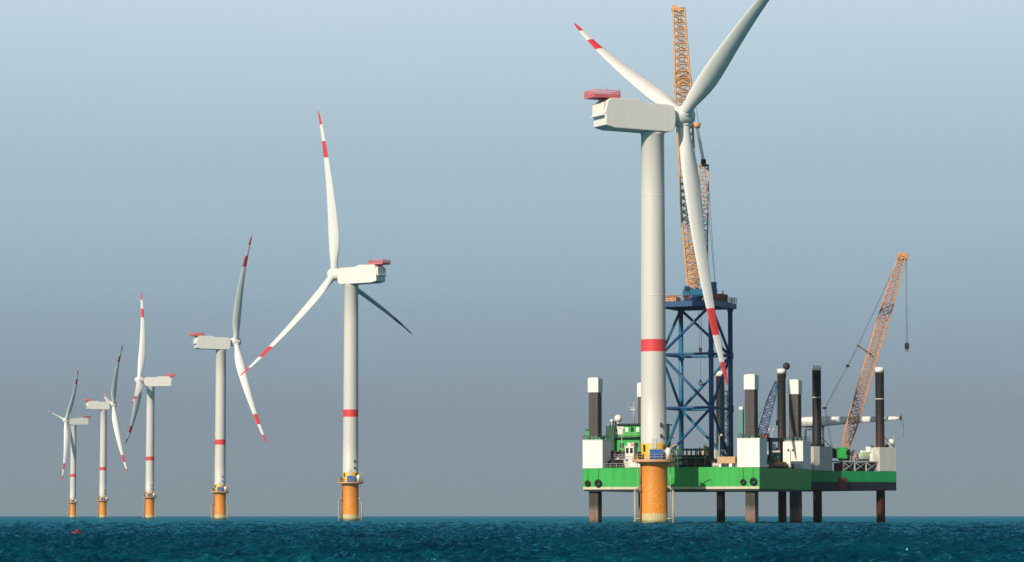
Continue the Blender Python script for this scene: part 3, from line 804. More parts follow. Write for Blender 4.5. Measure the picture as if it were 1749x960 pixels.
y = 4.0
t = deck_thing('hose_reel', 'big black hose reel at deck edge right of the left leg house', 'reel', b1_from_px(1049, y), y)
mb = MB(); mb.tube((-1.5, 0, 1.05), (1.5, 0, 1.05), .95, n=20); mb.build('drum', M['rubber'], t)
for x in (-1.5, 1.4):
    mb = MB(); mb.tube((x, 0, 1.05), (x + .12, 0, 1.05), 1.15, n=20); mb.build('flange', M['dark'], t)
mb = MB()
for x in (-1.7, 1.62): mb.tube((x, -.8, 0), (x, 0, 1.1), .08); mb.tube((x, .8, 0), (x, 0, 1.1), .08)
mb.build('stand', M['brown'], t)
t = deck_thing('crate', 'small tan timber crate behind the black hose reel', 'crate', b1_from_px(1041, 8), 8)
mb = MB(); mb.box((-1.1, -.8, .12), (1.1, .8, 2.5), 0, .03)
for k in range(4): mb.box((-1.13, -.83, .3 + k * .6), (1.13, .83, .45 + k * .6), 0)
mb.build('crate_body', M['tan'], t)
mb = MB()
for k in (-.9, 0, .8): mb.box((k, -.8, 0), (k + .15, .8, .12))
build_split(mb, 'pallet', M['tan'], t)
t = deck_thing('winch', 'maroon deck winch on a raised frame in front of the green deckhouse', 'winch', b1_from_px(1053, 14), 14)
mb = MB(); mb.box((-1.5, -1, 0), (1.5, 1, 2.4), 0, .05); mb.build('base_frame', M['dark'], t)
mb = MB(); mb.tube((-1.1, 0, 3.5), (.9, 0, 3.5), .75, n=18); mb.tube((-1.25, 0, 3.5), (-1.1, 0, 3.5), 1.15, n=18); mb.tube((.9, 0, 3.5), (1.05, 0, 3.5), 1.15, n=18); mb.build('drum', M['maroon'], t)
mb = MB(); mb.box((1.1, -.7, 2.4), (2.2, .7, 4.3), 0, .08); mb.tube((-1.6, 0, 2.4), (-2.2, 0, 5.8), .1, .05); mb.build('motor', M['pink'], t)
t = deck_thing('control_cabin', 'white control cabin with two dark windows, left of the orange turbine foundation', 'cabin', b1_from_px(1078, 7), 7)
mb = MB(); mb.box((-1.15, -1.2, 1.9), (1.15, 1.2, 5.2), 0, .12); mb.box((-1.3, -1.35, 5.203), (1.3, 1.35, 5.35), 0); mb.build('cabin_body', M['white'], t)
for x in (-.9, .15):
    mb = MB(); mb.box((x, -1.24, 3.6), (x + .75, -1.15, 4.9), 0, .02); mb.build('window', M['glass'], t)
mb = MB(); mb.box((-1.5, -1.3, 0), (2.0, 1.2, 1.89), 0, .05); mb.build('base_locker', M['offwhite'], t)
mb = MB(); mb.ball((.4, .2, 5.9), .5); mb.build('searchlight', M['pink'], t)
t = deck_thing('container', 'short white storage container at the deck edge beside the control cabin', 'container', b1_from_px(1086, 3), 3)
mb = MB(); mb.box((-1.5, -1.1, .1), (1.5, 1.1, 2.1), 0, .03)
for k in range(9): mb.box((-1.4 + k * .32, -1.14, .25), (-1.26 + k * .32, -1.08, 1.95))
mb.build('shell', M['white'], t)
mb = MB(); mb.box((-1.55, -1.15, 0), (-1.2, -1.0, .12)); mb.box((1.2, -1.15, 0), (1.55, -1.0, .12)); build_split(mb, 'foot', M['dark'], t)

# steel rack and boxes right of the turbine, its shadow put into dark colours
y = 4.5
xa, xb = b1_from_px(1146, y), b1_from_px(1207, y)
t = deck_thing('pipe_rack', 'long dark green steel rack on deck right of the orange foundation', 'rack', (xa + xb) / 2, y)
hl = (xb - xa) / 2
mb = MB()
for k in range(5):
    x = -hl + k * 2 * hl / 4
    for yy in (-1.4, 1.4): mb.box((x - .14, yy - .14, 0), (x + .14, yy + .14, 4.6 if k < 4 else 4.2))
build_split(mb, 'post', M['darkgreen'], t)
mb = MB()
for z in (2.2, 4.1):
    for yy in (-1.4, 1.4): mb.box((-hl - .3, yy - .17, z), (hl + .3, yy + .17, z + .42))
mb.box((-hl, -1.4, 0.9), (hl, 1.4, 1.1))
build_split(mb, 'beam', M['darkgreen'], t)
mb = MB()
for k in range(7): mb.tube((-hl + .1, -1.1 + k * .36, 1.28), (hl - .1, -1.1 + k * .36, 1.28), .17, n=10)
for k in range(5): mb.tube((-hl + .1, -.8 + k * .38, 2.85), (hl - .6, -.8 + k * .38, 2.85), .18, n=10)
build_split(mb, 'pipe', M['dark'], t)
y = 8.2
for px, wdt, hh, m, lab in ((1163, 4.4, 2.6, 'darkgreen', 'dark green container standing behind the steel pipe rack'), (1196, 4.2, 2.9, 'navy', 'navy blue container between the pipe rack and the lattice tower')):
    t = deck_thing('container', lab, 'container', b1_from_px(px, y), y, group='dark containers behind the pipe rack')
    mb = MB(); mb.box((-wdt / 2, -1.2, .1), (wdt / 2, 1.2, hh), 0, .03)
    for k in range(int(wdt / .35)): mb.box((-wdt / 2 + .1 + k * .35, -1.25, .25), (-wdt / 2 + .25 + k * .35, -1.18, hh - .15))
    mb.build('shell', M[m], t)
    mb = MB()
    for x in (-wdt / 2 - .02, wdt / 2 - .16): mb.box((x, -1.27, 0), (x + .18, -1.1, hh + .03))
    build_split(mb, 'corner_post', M['dark'], t)
y = 3.2
t = deck_thing('timber_crate', 'long tan crate on white blocks left of the right corner leg house', 'crate', b1_from_px(1243, y), y)
mb = MB(); mb.box((-2.2, -1.2, 1.0), (2.2, 1.2, 2.55), 0, .03)
for k in range(7): mb.box((-2.15 + k * .7, -1.23, 1.05), (-2.02 + k * .7, -1.18, 2.5))
mb.build('crate_body', M['tan'], t)
mb = MB(); mb.box((-2.0, -1.1, 0), (-1.3, 1.1, .98), 0, .04); mb.box((.6, -1.1, 0), (1.4, 1.1, .98), 0, .04); build_split(mb, 'block', M['white'], t)
t = deck_thing('gas_bottle_rack', 'white low bottle rack at the deck edge beside the tan crate', 'rack', b1_from_px(1222, 2.6), 2.6)
mb = MB(); mb.box((-.9, -.6, 0), (.9, .6, .18))
for x in (-.85, .75): mb.box((x, -.6, .18), (x + .1, .6, 1.1))
mb.build('frame', M['dark'], t)
for k in range(4):
    mb = MB(); mb.lathe([(.16, .19), (.17, .9), (.06, 1.1), (.06, 1.2)], 10, M=Matrix.Translation((-.55 + k * .37, -.2, 0))); mb.build('bottle', M['white'], t)
t = deck_thing('ventilator', 'beige ventilator cowl on deck behind the lattice tower legs', 'ventilator', b1_from_px(1204, 30), 30)
mb = MB(); mb.lathe([(1.1, 0), (1.1, 3.6), (.8, 4.6), (.5, 5.0), (.5, 5.8)], 18); mb.build('cowl', M['tan'], t)
mb = MB(); mb.tube((0, 0, 5.7), (0, 0, 8.0), .07); mb.tube((-.4, 0, 7.2), (.4, 0, 7.2), .05); mb.build('pole', M['galv'], t)
t = deck_thing('walkway', 'pale green raised walkway behind the lattice tower', 'walkway', b1_from_px(1175, 31), 31)
mb = MB(); mb.box((-4, -.5, 3.2), (4, .5, 3.4))
for x in (-3.6, 0, 3.5): mb.box((x, -.4, 0), (x + .2, .4, 3.2))
mb.build('deck_plate', M['pale_green'], t)
MB().rail([(-4, -.45, 3.4), (4, -.45, 3.4)], 1.1, .04, 1.2).build('railing', M['pale_green'], t)

# side deck between the two right-hand leg houses
t = deck_thing('mooring_winch', 'dark mooring winch under a black gantry between two white leg houses', 'winch', L1 - 3.0, 15.5)
mb = MB(); mb.box((-1.6, -4.2, 0), (1.6, 4.2, .5), 0, .04)
for yy in (-4, 4):
    for xx in (-1.3, 1.3): mb.box((xx - .25, yy - .25, .5), (xx + .25, yy + .25, 6.3))
mb.box((-1.8, -4.6, 6.3), (1.8, 4.6, 7.1), 0, .05)
mb.build('gantry', M['dark'], t)
mb = MB(); mb.tube((0, -2.6, 2.0), (0, 1.6, 2.0), 1.25, n=20); mb.build('drum', M['darkgreen'], t)
mb = MB(); mb.box((-1.0, 1.9, .5), (1.2, 3.4, 3.8), 0, .08); mb.build('motor', M['teal'], t)
mb = MB(); mb.ball((1.3, -1.2, 5.0), .55, sq=(1, 1, 1.3)); mb.build('float', M['white'], t)
for k, (yy, lab) in enumerate(((8.2, 'orange life raft canister nearest the right corner leg house'), (10.4, 'middle orange life raft canister on the right side deck'), (12.6, 'orange life raft canister farthest back, beside the third leg house'))):
    t = deck_thing('life_raft', lab, 'life raft', L1 - .9, yy + 6, group='orange life rafts on the right side deck')
    mb = MB(); mb.lathe([(.35, -.95), (.58, -.8), (.62, 0), (.58, .8), (.35, .95)], 16, M=Matrix.Translation((0, 0, 1.0)) @ Matrix.Rotation(R_(90), 4, 'X')); mb.build('canister', M['hiviz'], t)
    mb = MB()
    for yy2 in (-.5, .4): mb.box((-.6, yy2, 0), (.6, yy2 + .12, .5))
    mb.build('cradle', M['dark'], t)
t = deck_thing('bollard', 'black double bollard at the foot of the third white leg house', 'bollard', L1 - 2.8, W1 - 7.0)
mb = MB(); mb.box((-1.3, -.5, 0), (1.3, .5, .15)); mb.build('base_plate', M['dark'], t)
for x in (-.7, .7):
    mb = MB(); mb.lathe([(.3, .15), (.3, .9), (.42, .95), (.42, 1.1)], 14, M=Matrix.Translation((x, 0, 0))); build_split(mb, 'post', M['dark'], t)
t = deck_thing('toolbox', 'red tool box on the black gantry of the mooring winch', 'box', L1 - 3.2, 12.4, DECK + .045 + 7.1)
mb = MB(); mb.box((-.9, -.5, 0), (.9, .5, .8), 0, .05); mb.build('box_body', M['red_rail'], t)
mb = MB(); mb.box((-.94, -.54, .803), (.94, .54, .95), 0, .03); mb.build('lid', M['pink'], t)
# teal ventilation column on the right corner house
p = b1(b1_from_px(1266.5, 3.6), 3.6, 19.7)
t = thing('vent_column', 'slim teal vent column with white cap left of the right corner leg', 'vent', p, B1)
mb = MB(); mb.box((-.42, -.42, 0), (.42, .42, 6.6), 0, .04)
for k in range(12): mb.box((-.46, -.46, .3 + k * .5), (.46, .46, .42 + k * .5))
mb.build('column', M['teal'], t)
mb = MB(); mb.box((-.5, -.5, 6.603), (.5, .5, 7.4), 0, .1); mb.build('cap', M['white'], t)
p = b1(b1_from_px(1006, 3.8), 3.8, 19.7)
t = thing('vent_box', 'small green vent box on the left leg house beside the leg', 'vent', p, B1)
mb = MB(); mb.box((-.55, -.5, 0), (.55, .5, 2.3), 0, .05); mb.build('box_body', M['green'], t)
mb = MB(); mb.box((-.7, -.65, 2.303), (.7, .65, 2.6), 0, .04); mb.build('cap', M['darkgreen'], t)

# ---- smaller gear on the main deck
y = 6.4
t = deck_thing('power_pack', 'tall dark hydraulic power pack behind the steel rack, right of the foundation', 'machine', b1_from_px(1180, 6.6), 6.6)  # dark colour thickens the shadowed mass behind the rack
mb = MB(); mb.box((-3.2, -.9, 0), (3.2, .9, 3.1), 0, .06); mb.build('housing', M['dark'], t)
mb = MB()
for k in range(9): mb.box((-3.0 + k * .68, -.95, .5), (-2.6 + k * .68, -.89, 2.6))
build_split(mb, 'vent_slat', M['darkgreen'], t)
mb = MB(); mb.tube((2.2, 0, 3.1), (2.2, 0, 4.9), .18); mb.tube((1.6, 0, 3.1), (1.6, 0, 4.5), .14); build_split(mb, 'exhaust', M['galv'], t)
for k, (px, ly, hh, lab) in enumerate(((1062, 9, 9.5, 'thin floodlight mast beside the white control cabin'), (1228, 9, 7.5, 'thin floodlight mast behind the tan crate'), (1318, 21, 9.0, 'thin floodlight mast between the two right white leg houses'))):
    t = deck_thing('floodlight_mast', lab, 'light mast', b1_from_px(px, ly), ly, group='floodlight masts on the green barge')
    mb = MB(); mb.tube((0, 0, 0), (0, 0, hh), .12, .07); mb.tube((-.7, 0, hh), (.7, 0, hh), .05); mb.build('pole', M['galv'], t)
    for x in (-.6, .6):
        mb = MB(); mb.box((x - .25, -.25, hh + .05), (x + .25, .05, hh + .5), 0, .04); mb.build('lamp', M['offwhite'], t)
for k, (px, ly, r, m, lab) in enumerate(((1217, 6.0, 1.1, 'maroon', 'dark red cable drum left of the tan crate'), (1066, 10.5, 1.0, 'pink', 'pale red cable drum left of the white control cabin'), (1138, 12, 1.2, 'brown', 'brown cable drum half hidden behind the orange foundation'))):
    t = deck_thing('cable_drum', lab, 'cable drum', b1_from_px(px, ly), ly, group='cable drums on the green barge')
    for x in (-.75, .65):
        mb = MB(); mb.tube((x, 0, r + .02), (x + .1, 0, r + .02), r, n=22); mb.build('flange', M[m], t)
    mb = MB(); mb.tube((-.65, 0, r + .02), (.65, 0, r + .02), r * .7, n=22); mb.build('cable_winding', M['rubber'], t)
for k, (px, ly, m, lab) in enumerate(((1060, 12.5, 'offwhite', 'pale pump unit with pipes in front of the green deckhouse'), (1092, 11, 'pale_green', 'pale green pump unit beside the control cabin'), (1233, 11, 'teal', 'teal pump unit at the foot of the lattice tower'), (1156, 15, 'offwhite', 'pale pump unit behind the dark steel rack'))):
    t = deck_thing('pump_unit', lab, 'pump', b1_from_px(px, ly), ly, group='pump units on the green barge')
    mb = MB(); mb.box((-1.0, -.6, 0), (1.0, .6, .25)); mb.build('skid', M['dark'], t)
    mb = MB(); mb.box((-.9, -.5, .253), (.2, .5, 1.7), 0, .08); mb.tube((.2, 0, .8), (.9, 0, .8), .35, n=14); mb.build('motor', M[m], t)
    mb = MB(); mb.path([(.7, 0, 1.1), (.7, 0, 2.6), (-.6, .2, 2.9), (-.6, .2, 4.0)], .13, 8); mb.build('pipe', M['galv'], t)
t = deck_thing('gangway', 'pale grey gangway lying along the deck edge left of the white control cabin', 'gangway', b1_from_px(1062, 5.6), 5.6, DECK + 2.2)
mb = MB(); mb.box((-3.2, -.5, 0), (2.4, .5, .15)); mb.build('walk_plate', M['galv'], t)
mb = MB()
for yy in (-.48, .48): mb.rail([(-3.2, yy, .15), (2.4, yy, .15)], 1.0, .04, .8)
mb.build('railing', M['galv'], t)
mb = MB()
for x in (-3.0, 2.0): mb.box((x, -.4, -2.155), (x + .2, .4, -.003))
build_split(mb, 'support', M['dark'], t)

# slim dark lattice crane
p = b1(L1 - 2.0, 7.2, DECK + .045)
t = thing('deck_crane', 'slim dark blue lattice crane leaning right, between two white leg houses', 'crane', p, 0)
mb = MB(); mb.lathe([(.9, 0), (.8, 5.8), (1.1, 6.0), (1.1, 6.8)], 18); mb.build('pedestal', M['dark'], t)
tip = at(1326, 652, p.y + 3) - p
mb = MB(); mb.lattice((-.4, 0, 6.8), tip, [(0, 1.5, 1.5), (.15, 2.1, 2.0), (.7, 1.7, 1.6), (1, .6, .6)], 12, .10, .06, (1, 0, 0)); mb.build('boom', M['navy'], t)
mb = MB(); mb.tube(tip, tip + Vector((.1, 0, -9)), .035, n=4); mb.tube(tip, (-2.0, 0, 9.5), .03, n=4); mb.build('hoist_cable', M['cable'], t)
mb = MB(); mb.box((tip.x - .15, tip.y - .3, tip.z - 10.2), (tip.x + .35, tip.y + .3, tip.z - 9), 0, .08); mb.build('hook_block', M['dark'], t)

# ------------------------------------------------------------------ blue lattice tower
jc_px, jY = 1189.0, 724.0
jc = at(jc_px, 700, jY); jc.z = DECK + .045
hs = 6.35
JT = 39.0          # height above deck
t = thing('lattice_tower', 'blue four-legged lattice tower carrying the tall orange crane', 'tower', jc, B1)
corners = [(-hs, -hs), (hs, -hs), (hs, hs), (-hs, hs)]
lv = [1.6, 14.3, 27.0, JT - .6]
for ci, (cx_, cy_) in enumerate(corners):
    mb = MB(); mb.tube((cx_, cy_, 0), (cx_, cy_, JT), .58, n=20)
    for z in lv: mb.tube((cx_, cy_, z - .75), (cx_, cy_, z + .75), .74, n=20)
    mb.tube((cx_, cy_, 0), (cx_, cy_, .5), 1.0, n=20)
    mb.build('leg', M['blue_steel' if ci == 3 else 'navy'], t)  # far left leg paler as sunlit, the others navy as shaded, by colour
def zig(c0, c1, first_up, m):
    a = Vector((*corners[c0], 0)); b = Vector((*corners[c1], 0))
    for z in lv[1:]:
        mb = MB(); mb.tube(a + Vector((0, 0, z)), b + Vector((0, 0, z)), .30, n=12); mb.build('horizontal_beam', m, t)
    for k in range(3):
        # k = 0 lowest bay
        up = first_up if k % 2 == 0 else not first_up
        za, zb = (lv[k], lv[k + 1]) if up else (lv[k + 1], lv[k])
        mb = MB(); mb.tube(a + Vector((0, 0, za)), b + Vector((0, 0, zb)), .34, n=12); mb.build('brace', m, t)
zig(0, 1, True, M['navy'])       # near left face, shade put into the navy
zig(1, 2, False, M['navy'])      # near right face, same shaded tone
zig(3, 2, False, M['blue_steel'])  # far face, sunlight put into the paler blue
zig(0, 3, True, M['blue_steel'])  # left face, same sunlit tone
mb = MB()
PW = hs + 1.2
mb.box((-PW, -PW, JT + .003), (PW, PW, JT + .5)); mb.box((-PW, -PW, JT - .8), (PW, -PW + .5, JT)); mb.box((-PW, PW - .5, JT - .8), (PW, PW, JT)); mb.box((-PW, -PW + .5, JT - .8), (-PW + .5, PW - .5, JT)); mb.box((PW - .5, -PW + .5, JT - .8), (PW, PW - .5, JT))
mb.build('top_platform', M['navy'], t)
MB().rail([(-PW, -PW, JT + .5), (PW, -PW, JT + .5), (PW, PW, JT + .5), (-PW, PW, JT + .5)], 1.3, .06, 1.3, True, rows=3).build('railing', M['brown'], t)
PT = DECK + .045 + JT + .5
# boxes on the platform
def j1(lx, ly, z=PT): return Vector((jc.x, jc.y, 0)) + u * lx + v * ly + Vector((0, 0, z))
t2 = thing('generator_box', 'rust brown generator box at the right end of the tower top platform', 'generator', j1(PW - 2.3, .8), B1)
mb = MB(); mb.box((-1.9, -2.0, 0), (1.9, 2.0, 1.9), 0, .05)
for k in range(8): mb.box((-1.7 + k * .45, -2.04, .3), (-1.5 + k * .45, -1.98, 1.6))
mb.build('housing', M['brown'], t2)
mb = MB(); mb.tube((1.2, .5, 1.9), (1.2, .5, 2.8), .12); mb.build('exhaust', M['dark'], t2)
t2 = thing('cable_tray', 'orange-brown crate of rigging gear at the left end of the tower top platform', 'crate', j1(-PW + 2.4, -3.2), B1)
mb = MB(); mb.box((-2.0, -1.5, 0), (2.0, 1.5, 1.2), 0, .05)
for k in range(6): mb.box((-2.05 + k * .78, -1.55, .0), (-1.9 + k * .78, -1.5, 1.9))
mb.build('crate_body', M['orange_pale'], t2)
mb = MB(); mb.torus((-.6, 0, 1.3), (0, 0, 1), .8, .14); mb.torus((.9, 0, 1.35), (0, 0, 1), .6, .14); mb.build('rope_coil', M['brown'], t2)
# hook hanging inside the tower
top = at(1196, 527, jY); t2 = thing('hoist_hook', 'small hook block hanging on two thin lines inside the blue lattice tower', 'hook', (top.x, top.y, DECK + JT - .8), 0)
mb = MB(); mb.tube((-.35, 0, 0), (-.25, 0, -9.5), .05, n=5); mb.tube((.35, 0, 0), (.25, 0, -9.5), .05, n=5); mb.tube((0, 0, -10.4), (0, 0, -17.2), .04, n=5); mb.build('cable', M['cable'], t2)
mb = MB(); mb.box((-.35, -.25, -10.4), (.35, .25, -9.4), 0, .1); build_split(mb, 'block', M['dark'], t2)
mb = MB(); mb.torus((0, 0, -17.9), (0, 1, 0), .4, .13); mb.box((-.25, -.15, -17.6), (.25, .15, -17.0)); mb.build('hook', M['dark'], t2)
# stair tower
sp_ = at(1239, 700, jY + 1.5); sp_.z = DECK + .045
t2 = thing('stair_tower', 'narrow blue lattice stair tower inside the right side of the big blue tower', 'stair tower', sp_, B1)
mb = MB(); mb.lattice((0, 0, 0), (0, 0, 18.5), [(0, 1.8, 1.8), (1, 1.8, 1.8)], 9, .1, .07, (1, 0, 0)); mb.build('frame', M['blue_steel'], t2)
mb = MB()
for k in range(9):
    z = k * 18.5 / 9
    for q in range(6):
        x = (-.8 + q * .27) * (1 if k % 2 else -1); mb.box((x - .14, -.7, z + .2 + q * .3), (x + .14, .7, z + .26 + q * .3))
build_split(mb, 'step', M['navy'], t2)

# ------------------------------------------------------------------ tall orange crane on the tower
base = at(1184, 500, jY); base.z = PT
t = thing('lattice_boom_crane', 'tall orange lattice boom crane standing on the blue tower behind the nearest turbine', 'crane', base, 0)
mb = MB(); mb.lathe([(2.1, .003), (2.1, 1.0), (2.3, 1.1), (2.3, 1.5)], 28); mb.build('slewing_ring', M['navy'], t)
mb = MB(); mb.box((-2.4, -2.2, 1.503), (5.6, 2.6, 3.2), 0, .08); mb.box((3.9, -1.6, 3.203), (5.5, 2.2, 4.9), 0, .08); mb.box((-2.2, -2.4, 1.6), (-.9, -.6, 3.9), 0, .1)
house = mb.build('crane_house', M['blue_steel'], t)
mb = MB(); mb.box((-2.0, -2.44, 2.6), (-1.1, -2.38, 3.6), 0); mb.build('window', M['glass'], house)
foot = Vector((0, 0, 3.4)); tipw = at(1159.5, 14, jY - 6); tip = tipw - base
mb = MB(); mb.lattice(foot, tip, [(0, 2.4, 1.6), (.07, 2.9, 2.6), (.25, 3.7, 3.2), (.72, 3.7, 3.2), (1, 2.6, 1.5)], 40, .20, .12, (1, 0, 0), cross=True)
# denser plated sections
for ta, tb in ((0.0, .16), (.62, .64), (.72, .78)):
    n = int((tb - ta) * 60) + 1
    for k in range(n):
        q = ta + (tb - ta) * k / n; p = foot.lerp(tip, q); w = (2.5 + min(q, .25) * 4.8) if q < .72 else 3.5
        mb.tube(p + Vector((-w / 2, -1.2, 0)), p + Vector((w / 2, -1.2, .9)), .16, n=5)
        mb.tube(p + Vector((w / 2, -1.2, 0)), p + Vector((-w / 2, -1.2, .9)), .16, n=5)
boom = mb.build('boom', M['orange'], t)
mb = MB(); mb.box((tip.x - 1.4, tip.y - .8, tip.z - .8), (tip.x + 1.2, tip.y + .8, tip.z + .1), 0, .15); mb.tube((tip.x - 1.0, tip.y - .7, tip.z - .1), (tip.x - 1.0, tip.y + .7, tip.z - .1), .8, n=16); mb.build('boom_head', M['orange'], boom)
mb = MB(); mb.lattice(foot + (tip - foot) * .01 + Vector((0, .4, 0)), foot + (tip - foot) * .99 + Vector((0, .4, 0)), [(0, .9, .5), (.3, 1.2, .7), (1, .8, .5)], 50, .05, .05, (1, 0, 0)); mb.build('ladder', M['galv'], boom)
# back mast and its tackle
mt = at(1201.5, 284, jY + 13) - base; mf = Vector((3.0, 1.0, 3.2))
mb = MB(); mb.lattice(mf, mt, [(0, 1.1, 1.0), (.35, 1.3, 1.2), (.92, 2.3, 1.8), (1, 2.3, 1.8)], 15, .16, .10, (1, 0, 0)); mb.build('back_mast', M['orange'], t)
mb = MB(); mb.box((mt.x - 1.3, mt.y - .9, mt.z), (mt.x + 1.3, mt.y + .9, mt.z + .4), 0, .05); mb.tube((mt.x - .6, mt.y, mt.z + 1.0), (mt.x + .6, mt.y, mt.z + 1.0), .75, n=16); mb.build('mast_sheave', M['dark'], t)
sh = at(1190.5, 214, jY + 9) - base
mb = MB()
for dx in (-.3, -.1, .1, .3): mb.tube(sh + Vector((dx, 0, -.4)), mt + Vector((dx, 0, 1.3)), .07, n=5)
mb.build('luffing_tackle', M['cable'], t)
mb = MB(); mb.tube(sh + Vector((-.7, 0, 0)), sh + Vector((.7, 0, 0)), .7, n=14); mb.box(tuple(sh + Vector((-.9, -.3, -.2))), tuple(sh + Vector((.9, .3, .5))), 0, .1); mb.build('tackle_block', M['orange'], t)
mb = MB()
for dx in (-.4, .4): mb.tube(sh + Vector((dx, 0, .5)), tip + Vector((dx, .6, -1)), .045, n=5)
mb.tube(mt + Vector((.3, .5, .5)), (5.2, 1.2, 5.0), .045, n=5); mb.tube(mt + Vector((1.0, .5, .5)), (5.4, 2.0, 5.0), .045, n=5)
mb.build('pendant_line', M['cable'], t)

# ------------------------------------------------------------------ second barge
B2 = R_(30.0)
u2 = Vector((math.cos(B2), math.sin(B2), 0)); v2 = Vector((-math.sin(B2), math.cos(B2), 0))
l1 = at(1396.5, 880, 747.0); l1.z = 0
o2 = l1 - u2 * 3.0 - v2 * 2.6
L2, W2 = 25.2, 48.5
D2, K2 = 12.75, 8.05
def b2(lx, ly, z=D2 + .045): return o2 + u2 * lx + v2 * ly + Vector((0, 0, z))
def b2_from_px(px, ly):
    s = (px - CX) / FPX; p0 = o2 + v2 * ly
    return (s * p0.y - p0.x) / (u2.x - s * u2.y)
barge2 = thing('jack_up_barge', 'smaller jack-up barge with round black legs and grey boxes, farthest right', 'jack-up rig', o2, B2, 'jack-up barges')
mb = MB()
mb.box((0, 0, 10.05), (L2, W2, D2), 0, .1); mb.box((0.02, .02, K2), (L2 - .02, W2 - .02, 10.047), 1, .08)
mb.box((.3, .3, D2 + .003), (L2 - .3, W2 - .3, D2 + .04), 2)
mb.build('hull', [M['green2'], M['black'], M['deck']], barge2)
xr = b2_from_px(1438, 0)
mb = MB(); mb.box((xr - 1.2, -.12, K2 + .05), (xr + 1.2, .3, 11.1), 0, .05); mb.build('gangway_gate', M['maroon'], barge2)
LEGS2 = [(3.0, 2.6, 38.6, 'roundleg'), (22.2, 2.6, 38.6, 'rustleg'), (22.2, 44.9, 40.0, 'rustleg'), (3.0, 44.9, 38.9, 'roundleg')]
for i, (lx, ly, zt, m) in enumerate(LEGS2):
    mb = MB(); mb.tube((lx, ly, -8), (lx, ly, zt - 1.25), 1.08, n=32)
    for k in range(60): 
        z = 1 + k * .6
        if z < zt - 2: mb.tube((lx, ly, z), (lx, ly, z + .1), 1.12, n=24)
    leg = mb.build('leg', M[m], barge2)
    mb = MB(); mb.tube((lx, ly, zt - 1.247), (lx, ly, zt), 1.14, n=32); mb.build('white_cap', M['white'], leg)
    if i < 2:
        mb = MB(); mb.tube((lx, ly, 30.6), (lx, ly, 30.9), 1.15, n=32); mb.build('marker_ring', M['galv'], leg)
# black lamp ball on far leg
lx, ly = LEGS2[2][0], LEGS2[2][1]
mb = MB(); mb.ball((lx + .9, ly - 1.0, 40.7), .95); mb.tube((lx + .8, ly - .6, 37.5), (lx + .8, ly - .9, 40), .18); mb.build('lamp', M['dark'], barge2)
for (hx, hy, hw, hd) in ((0, 0, 5.7, 5.2), (20.0, 0, 5.2, 5.2), (20.0, W2 - 5.6, 5.2, 5.6), (0, W2 - 5.6, 5.7, 5.6)):
    mb = MB(); mb.box((hx - .02, hy - .02, D2 + .05), (hx + hw + .02, hy + hd + .02, 18.7), 0, .06)
    h = mb.build('leg_house', M['offwhite'], barge2)  # half-shade on these white boxes is put into the duller colour
    mb = MB()
    random.seed(int(hx + hy + 3))
    for k in range(6):
        x = hx + .3 + random.random() * (hw - 1.4); yq = hy + random.choice((.2, hd - .9))
        mb.box((x, yq, 18.71), (x + .7, yq + .6, 18.9 + random.random() * .8), 0, .04)
    mb.tube((hx + hw - .2, hy + .3, 18.7), (hx + hw - 3.4, hy + .3, 21.2), .09)
    build_split(mb, 'jacking_gear', M['dark'], h)
# deck items
def d2thing(name, label, cat, lx, ly, z=D2 + .045, group=None): return thing(name, label, cat, b2(lx, ly, z), B2, group)
xa, xb = 5.9, 19.8
t = d2thing('work_stage', 'grey open steel stage with posts and cross braces between the grey boxes', 'platform', xa, .6)
n = 4; LW = xb - xa
mb = MB()
for k in range(n + 1):
    x = LW * k / n
    for yy in (0, 5.5): mb.box((x - .13, yy - .13, 0), (x + .13, yy + .13, 2.2))
build_split(mb, 'post', M['offwhite'], t)
mb = MB(); mb.box((-.1, -.25, 2.203), (LW + .1, 5.8, 2.5)); mb.build('stage_deck', M['galv'], t)
mb = MB()
for k in range(1, n):
    a, b = LW * k / n, LW * (k + 1) / n
    mb.tube((a, -.05, .1), (b, -.05, 2.15), .07, n=6); mb.tube((b, -.05, .1), (a, -.05, 2.15), .07, n=6)
build_split(mb, 'brace', M['galv'], t)
MB().rail([(5.5, -.2, 2.5), (LW, -.2, 2.5)], 1.0, .035, 1.2).build('railing', M['galv'], t)
for px, lab, m, w in ((1432, 'dark red machine box under the left end of the grey stage', 'maroon', 1.5), (1462, 'black machine box in the middle under the grey stage', 'black', 3.2), (1484, 'navy machine box under the right end of the grey stage', 'navy', 2.4)):
    ly = 3.0
    t = d2thing('machine_box', lab, 'machine', b2_from_px(px, ly), ly, group='machine boxes under the grey stage')
    mb = MB(); mb.box((-w / 2, -1.2, 0), (w / 2, 1.2, 2.0), 0, .06); mb.build('housing', M[m], t)
    mb = MB()
    for k in range(4): mb.box((-w / 2 + .15 + k * w / 4, -1.24, .4), (-w / 2 + .3 + k * w / 4, -1.19, 1.6))
    build_split(mb, 'vent_slat', M['dark'], t)
SZ = D2 + .045 + 2.5
